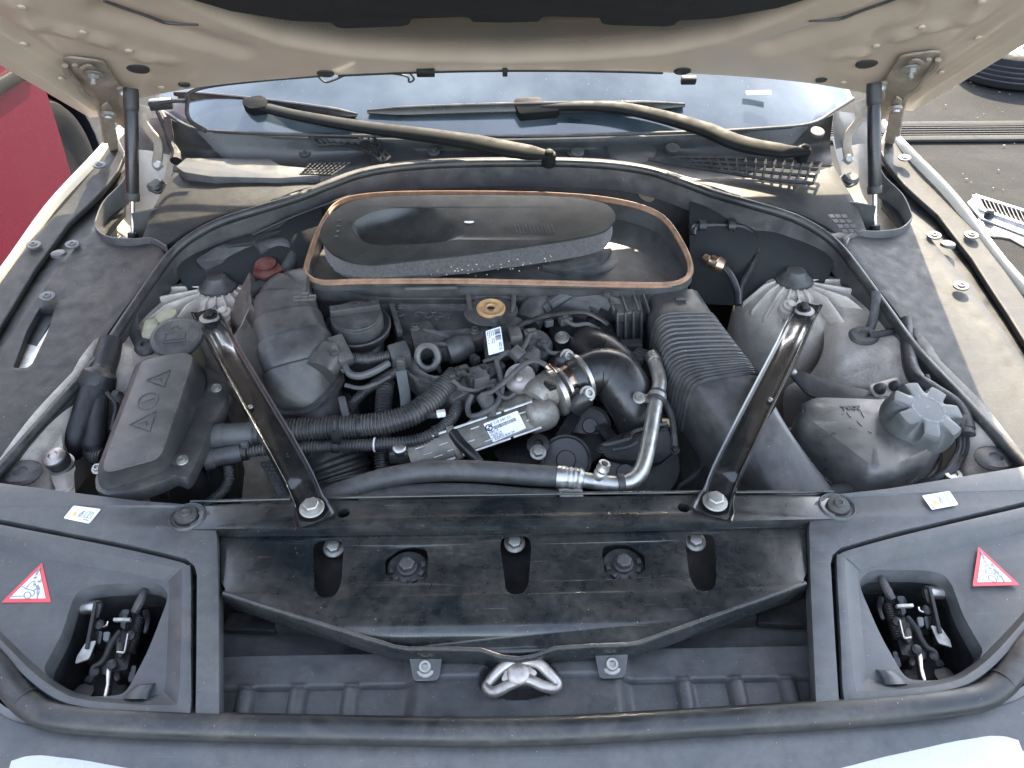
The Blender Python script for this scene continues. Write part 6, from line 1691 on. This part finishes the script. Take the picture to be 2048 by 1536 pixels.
# drainage channel running across the yard
chn = root('drain_channel', 'grey metal drainage channel laid across the asphalt behind the car', 'drain', P(1920, 268, 0))
y0 = P(1900, 286, 0).y; y1 = P(1900, 248, 0).y
x0 = 1.6; x1 = 7
W = y1 - y0
for k, (a, b, h) in enumerate(((0, .22, .016), (.80, 1.0, .014))):
    obj('channel_edge', box(V3(((x0 + x1) / 2, y0 + W * (a + b) / 2, h / 2 + .004)), x1 - x0, W * (b - a), h), 'channel_iron', chn, bevel=.003)
for a in (.30, .42, .54, .66, .76):
    obj('channel_bar', box(V3(((x0 + x1) / 2, y0 + W * a, .010)), x1 - x0, W * .045, .016), 'channel_iron', chn)
sl_ = [box(V3((x0 + i * .02, y0 + W * .53, .006)), .008, W * .5, .010) for i in range(240)]
o = obj('channel_tooth', join(*sl_), 'dark_iron', chn); o['kind'] = 'stuff'
# lying wheel
wc = P(2036, 96, .20); wc.z = 0
wheel = root('loose_wheel', 'loose alloy wheel with tyre lying flat on the asphalt', 'wheel', wc)
ty = lathe([(.21, .03), (.235, .008), (.29, .004), (.322, .022), (.333, .05), (.335, .10), (.333, .165), (.322, .195), (.295, .212), (.25, .215), (.225, .205), (.212, .18)], 64, wc)
tyre = obj('tyre', ty, 'tyre', wheel)
for h in (.055, .085, .115, .145):
    obj('tread_groove', lathe([(.3355, h), (.3365, h + .003), (.3365, h + .009), (.3355, h + .012)], 64, wc), 'black_print', tyre)
rimo = obj('rim', lathe([(.20, .03), (.205, .17), (.222, .205), (.228, .208), (.228, .2), (.215, .195), (.195, .165), (.19, .04)], 48, wc), 'alloy_wheel', wheel)
for k in range(10):
    a = 2 * pi * k / 10 + .2
    b = a + .06 * (1 if k % 2 else -1)
    obj('spoke', bar(wc + V3((.04 * cos(a), .04 * sin(a), .165)), wc + V3((.212 * cos(b), .212 * sin(b), .19)), .032, .03), 'alloy_wheel', wheel, bevel=.006)
obj('hub', lathe([(.065, .10), (.065, .165), (.05, .182), (.03, .184)], 28, wc), 'alloy_wheel', wheel, bevel=.002)
obj('spoke_shade', lathe([(.19, .02), (.19, .03), (.02, .03)], 28, wc), 'dark_iron', wheel)  # dark disc added to stand in for shade behind the spokes
# broken grille lying further forward
g0 = root('broken_grille', 'broken silver framed grille lying on the asphalt beside the wing', 'grille', P(2010, 440, 0))
q = [P(1948, 392, .055), P(2075, 432, .055), P(2090, 466, .045), P(1962, 420, .045)]
fr = []
for a, b in zip(q, q[1:] + q[:1]): fr.append(bar(a, b, .022, .018))
obj('frame', join(*fr), 'alloy_wheel', g0, bevel=.004)
for i in range(1, 14):
    t = i / 14
    obj('slat', bar(q[0].lerp(q[1], t), q[3].lerp(q[2], t), .004, .012), 'dark_plastic', g0)
obj('backing', slab([p - UP * .014 for p in q], .004), 'black_print', g0)
low_q = [P(1940, 400, .04), P(1962, 424, .03), P(2095, 474, .03), P(2090, 500, .02), P(1960, 440, .02)]
obj('rim_lip', slab([p for p in PP([(1945, 396, .05), (1965, 424, .04), (2092, 470, .04), (2092, 486, .03), (1962, 436, .03), (1935, 404, .04)])], .01), 'alloy_wheel', g0, bevel=.003)
obj('bracket', join(slab(catmull(PP([(1955, 428, .025), (1985, 428, .03), (2010, 448, .03), (2100, 478, .03), (2100, 520, .01), (2020, 478, .01), (1975, 470, .01)]), 3, True), .02)), 'dark_plastic', g0, bevel=.003)
obj('bracket_clip', lathe([(.02, 0), (.02, .03), (.012, .04)], 14, P(1975, 436, .03)), 'dark_plastic', g0)
# a scatter of leaves and grit on the asphalt
gs = []
for i in range(200):
    x = random.uniform(1.5, 5); y = random.uniform(2.6, 6.5)
    r = random.uniform(.002, .006); a = random.uniform(0, pi)
    gs.append(slab([V3((x + r * cos(a + t) * (1.6 if k % 2 else .8), y + r * sin(a + t), .012)) for k, t in enumerate((0, 1.5, 3.1, 4.6))], .003))
obj('grit', join(*gs), 'stain', None, 'pale grit scattered over the asphalt', cat='grit', kind='stuff')

# ---- red vehicle alongside
RX = -1.72
red = root('parked_van', 'dark red parked van with a black rub strip beside the wing', 'van', V3((RX - .9, 1.9, 0)))
def side_x(z): return RX + .03 * sin((z - .3) * 2.2) - .10 * max(0, z - 1.0)
wy, wz, wr = 3.10, .31, .36
def arch(z): return wy - sqrt(max(0, wr * wr - (z - wz) ** 2)) if z < wz + wr else None
rows = []
for i in range(44):
    z = .22 + (1.30 - .22) * i / 43
    ye = 2.93 + .04 * sin(z * 2.5)
    crease = -.008 * (1 - sst(.0, .012, abs(z - .56)))
    rows.append([V3((side_x(z) + crease, -.6 + (ye + .6) * j / 30, z)) for j in range(31)])
obj('body_side', thicken(grid(rows), .02, V3((-1, 0, 0))), 'red_paint', red, ang=60)
for (ya, yb2) in ((-.45, .75), (.85, 2.2)):
    obj('side_window', slab(rounded([V3((side_x(1.32) - .01, ya, 1.32)), V3((side_x(1.32) - .01, yb2, 1.32)), V3((side_x(1.8) - .01, yb2 - .1, 1.80)), V3((side_x(1.8) - .01, ya, 1.80))], .05), .01, d=V3((-1, 0, 0))), 'glass', red)
up = []
for i in range(14):
    z = 1.30 + .6 * i / 13
    up.append([V3((side_x(z) - .022, -.6 + (2.98 + .6 - .35 * (i / 13)) * j / 20, z)) for j in range(21)])
obj('upper_side', thicken(grid(up), .02, V3((-1, 0, 0))), 'red_paint', red, ang=60)
obj('roof', box(V3((side_x(1.9) - .85, 1.0, 1.9)), 1.66, 3.2, .05), 'red_paint', red, bevel=.02)
zr = .80
obj('rub_strip', bar(V3((side_x(zr) + .010, -.6, zr)), V3((side_x(zr) + .010, 2.93, zr)), .02, .045), 'wiper_black', red, bevel=.006)
for yy in (.72, 2.1):
    obj('door_gap', box(V3((side_x(.8) + .002, yy, .80)), .006, .008, .9), 'black_print', red)
tw = V3((RX - .20, wy, wz))
t2 = obj('tyre', lathe([(.19, -.08), (.24, -.10), (.29, -.095), (.308, -.07), (.31, 0), (.308, .07), (.29, .095), (.24, .10), (.19, .08)], 48, tw, (1, 0, 0)), 'tyre', red)
obj('rim', lathe([(.19, -.07), (.19, .07), (.16, .05), (.04, .04)], 32, tw, (1, 0, 0)), 'dark_iron', red)
obj('wheel_arch', lathe([(.36, -.2), (.36, .10), (.35, .10), (.34, -.2)], 40, tw, (1, 0, 0)), 'black_print', red)
obj('underbody', box(V3((RX - .85, 1.1, .55)), 1.5, 3.3, .6), 'void_black', red, bevel=.02)
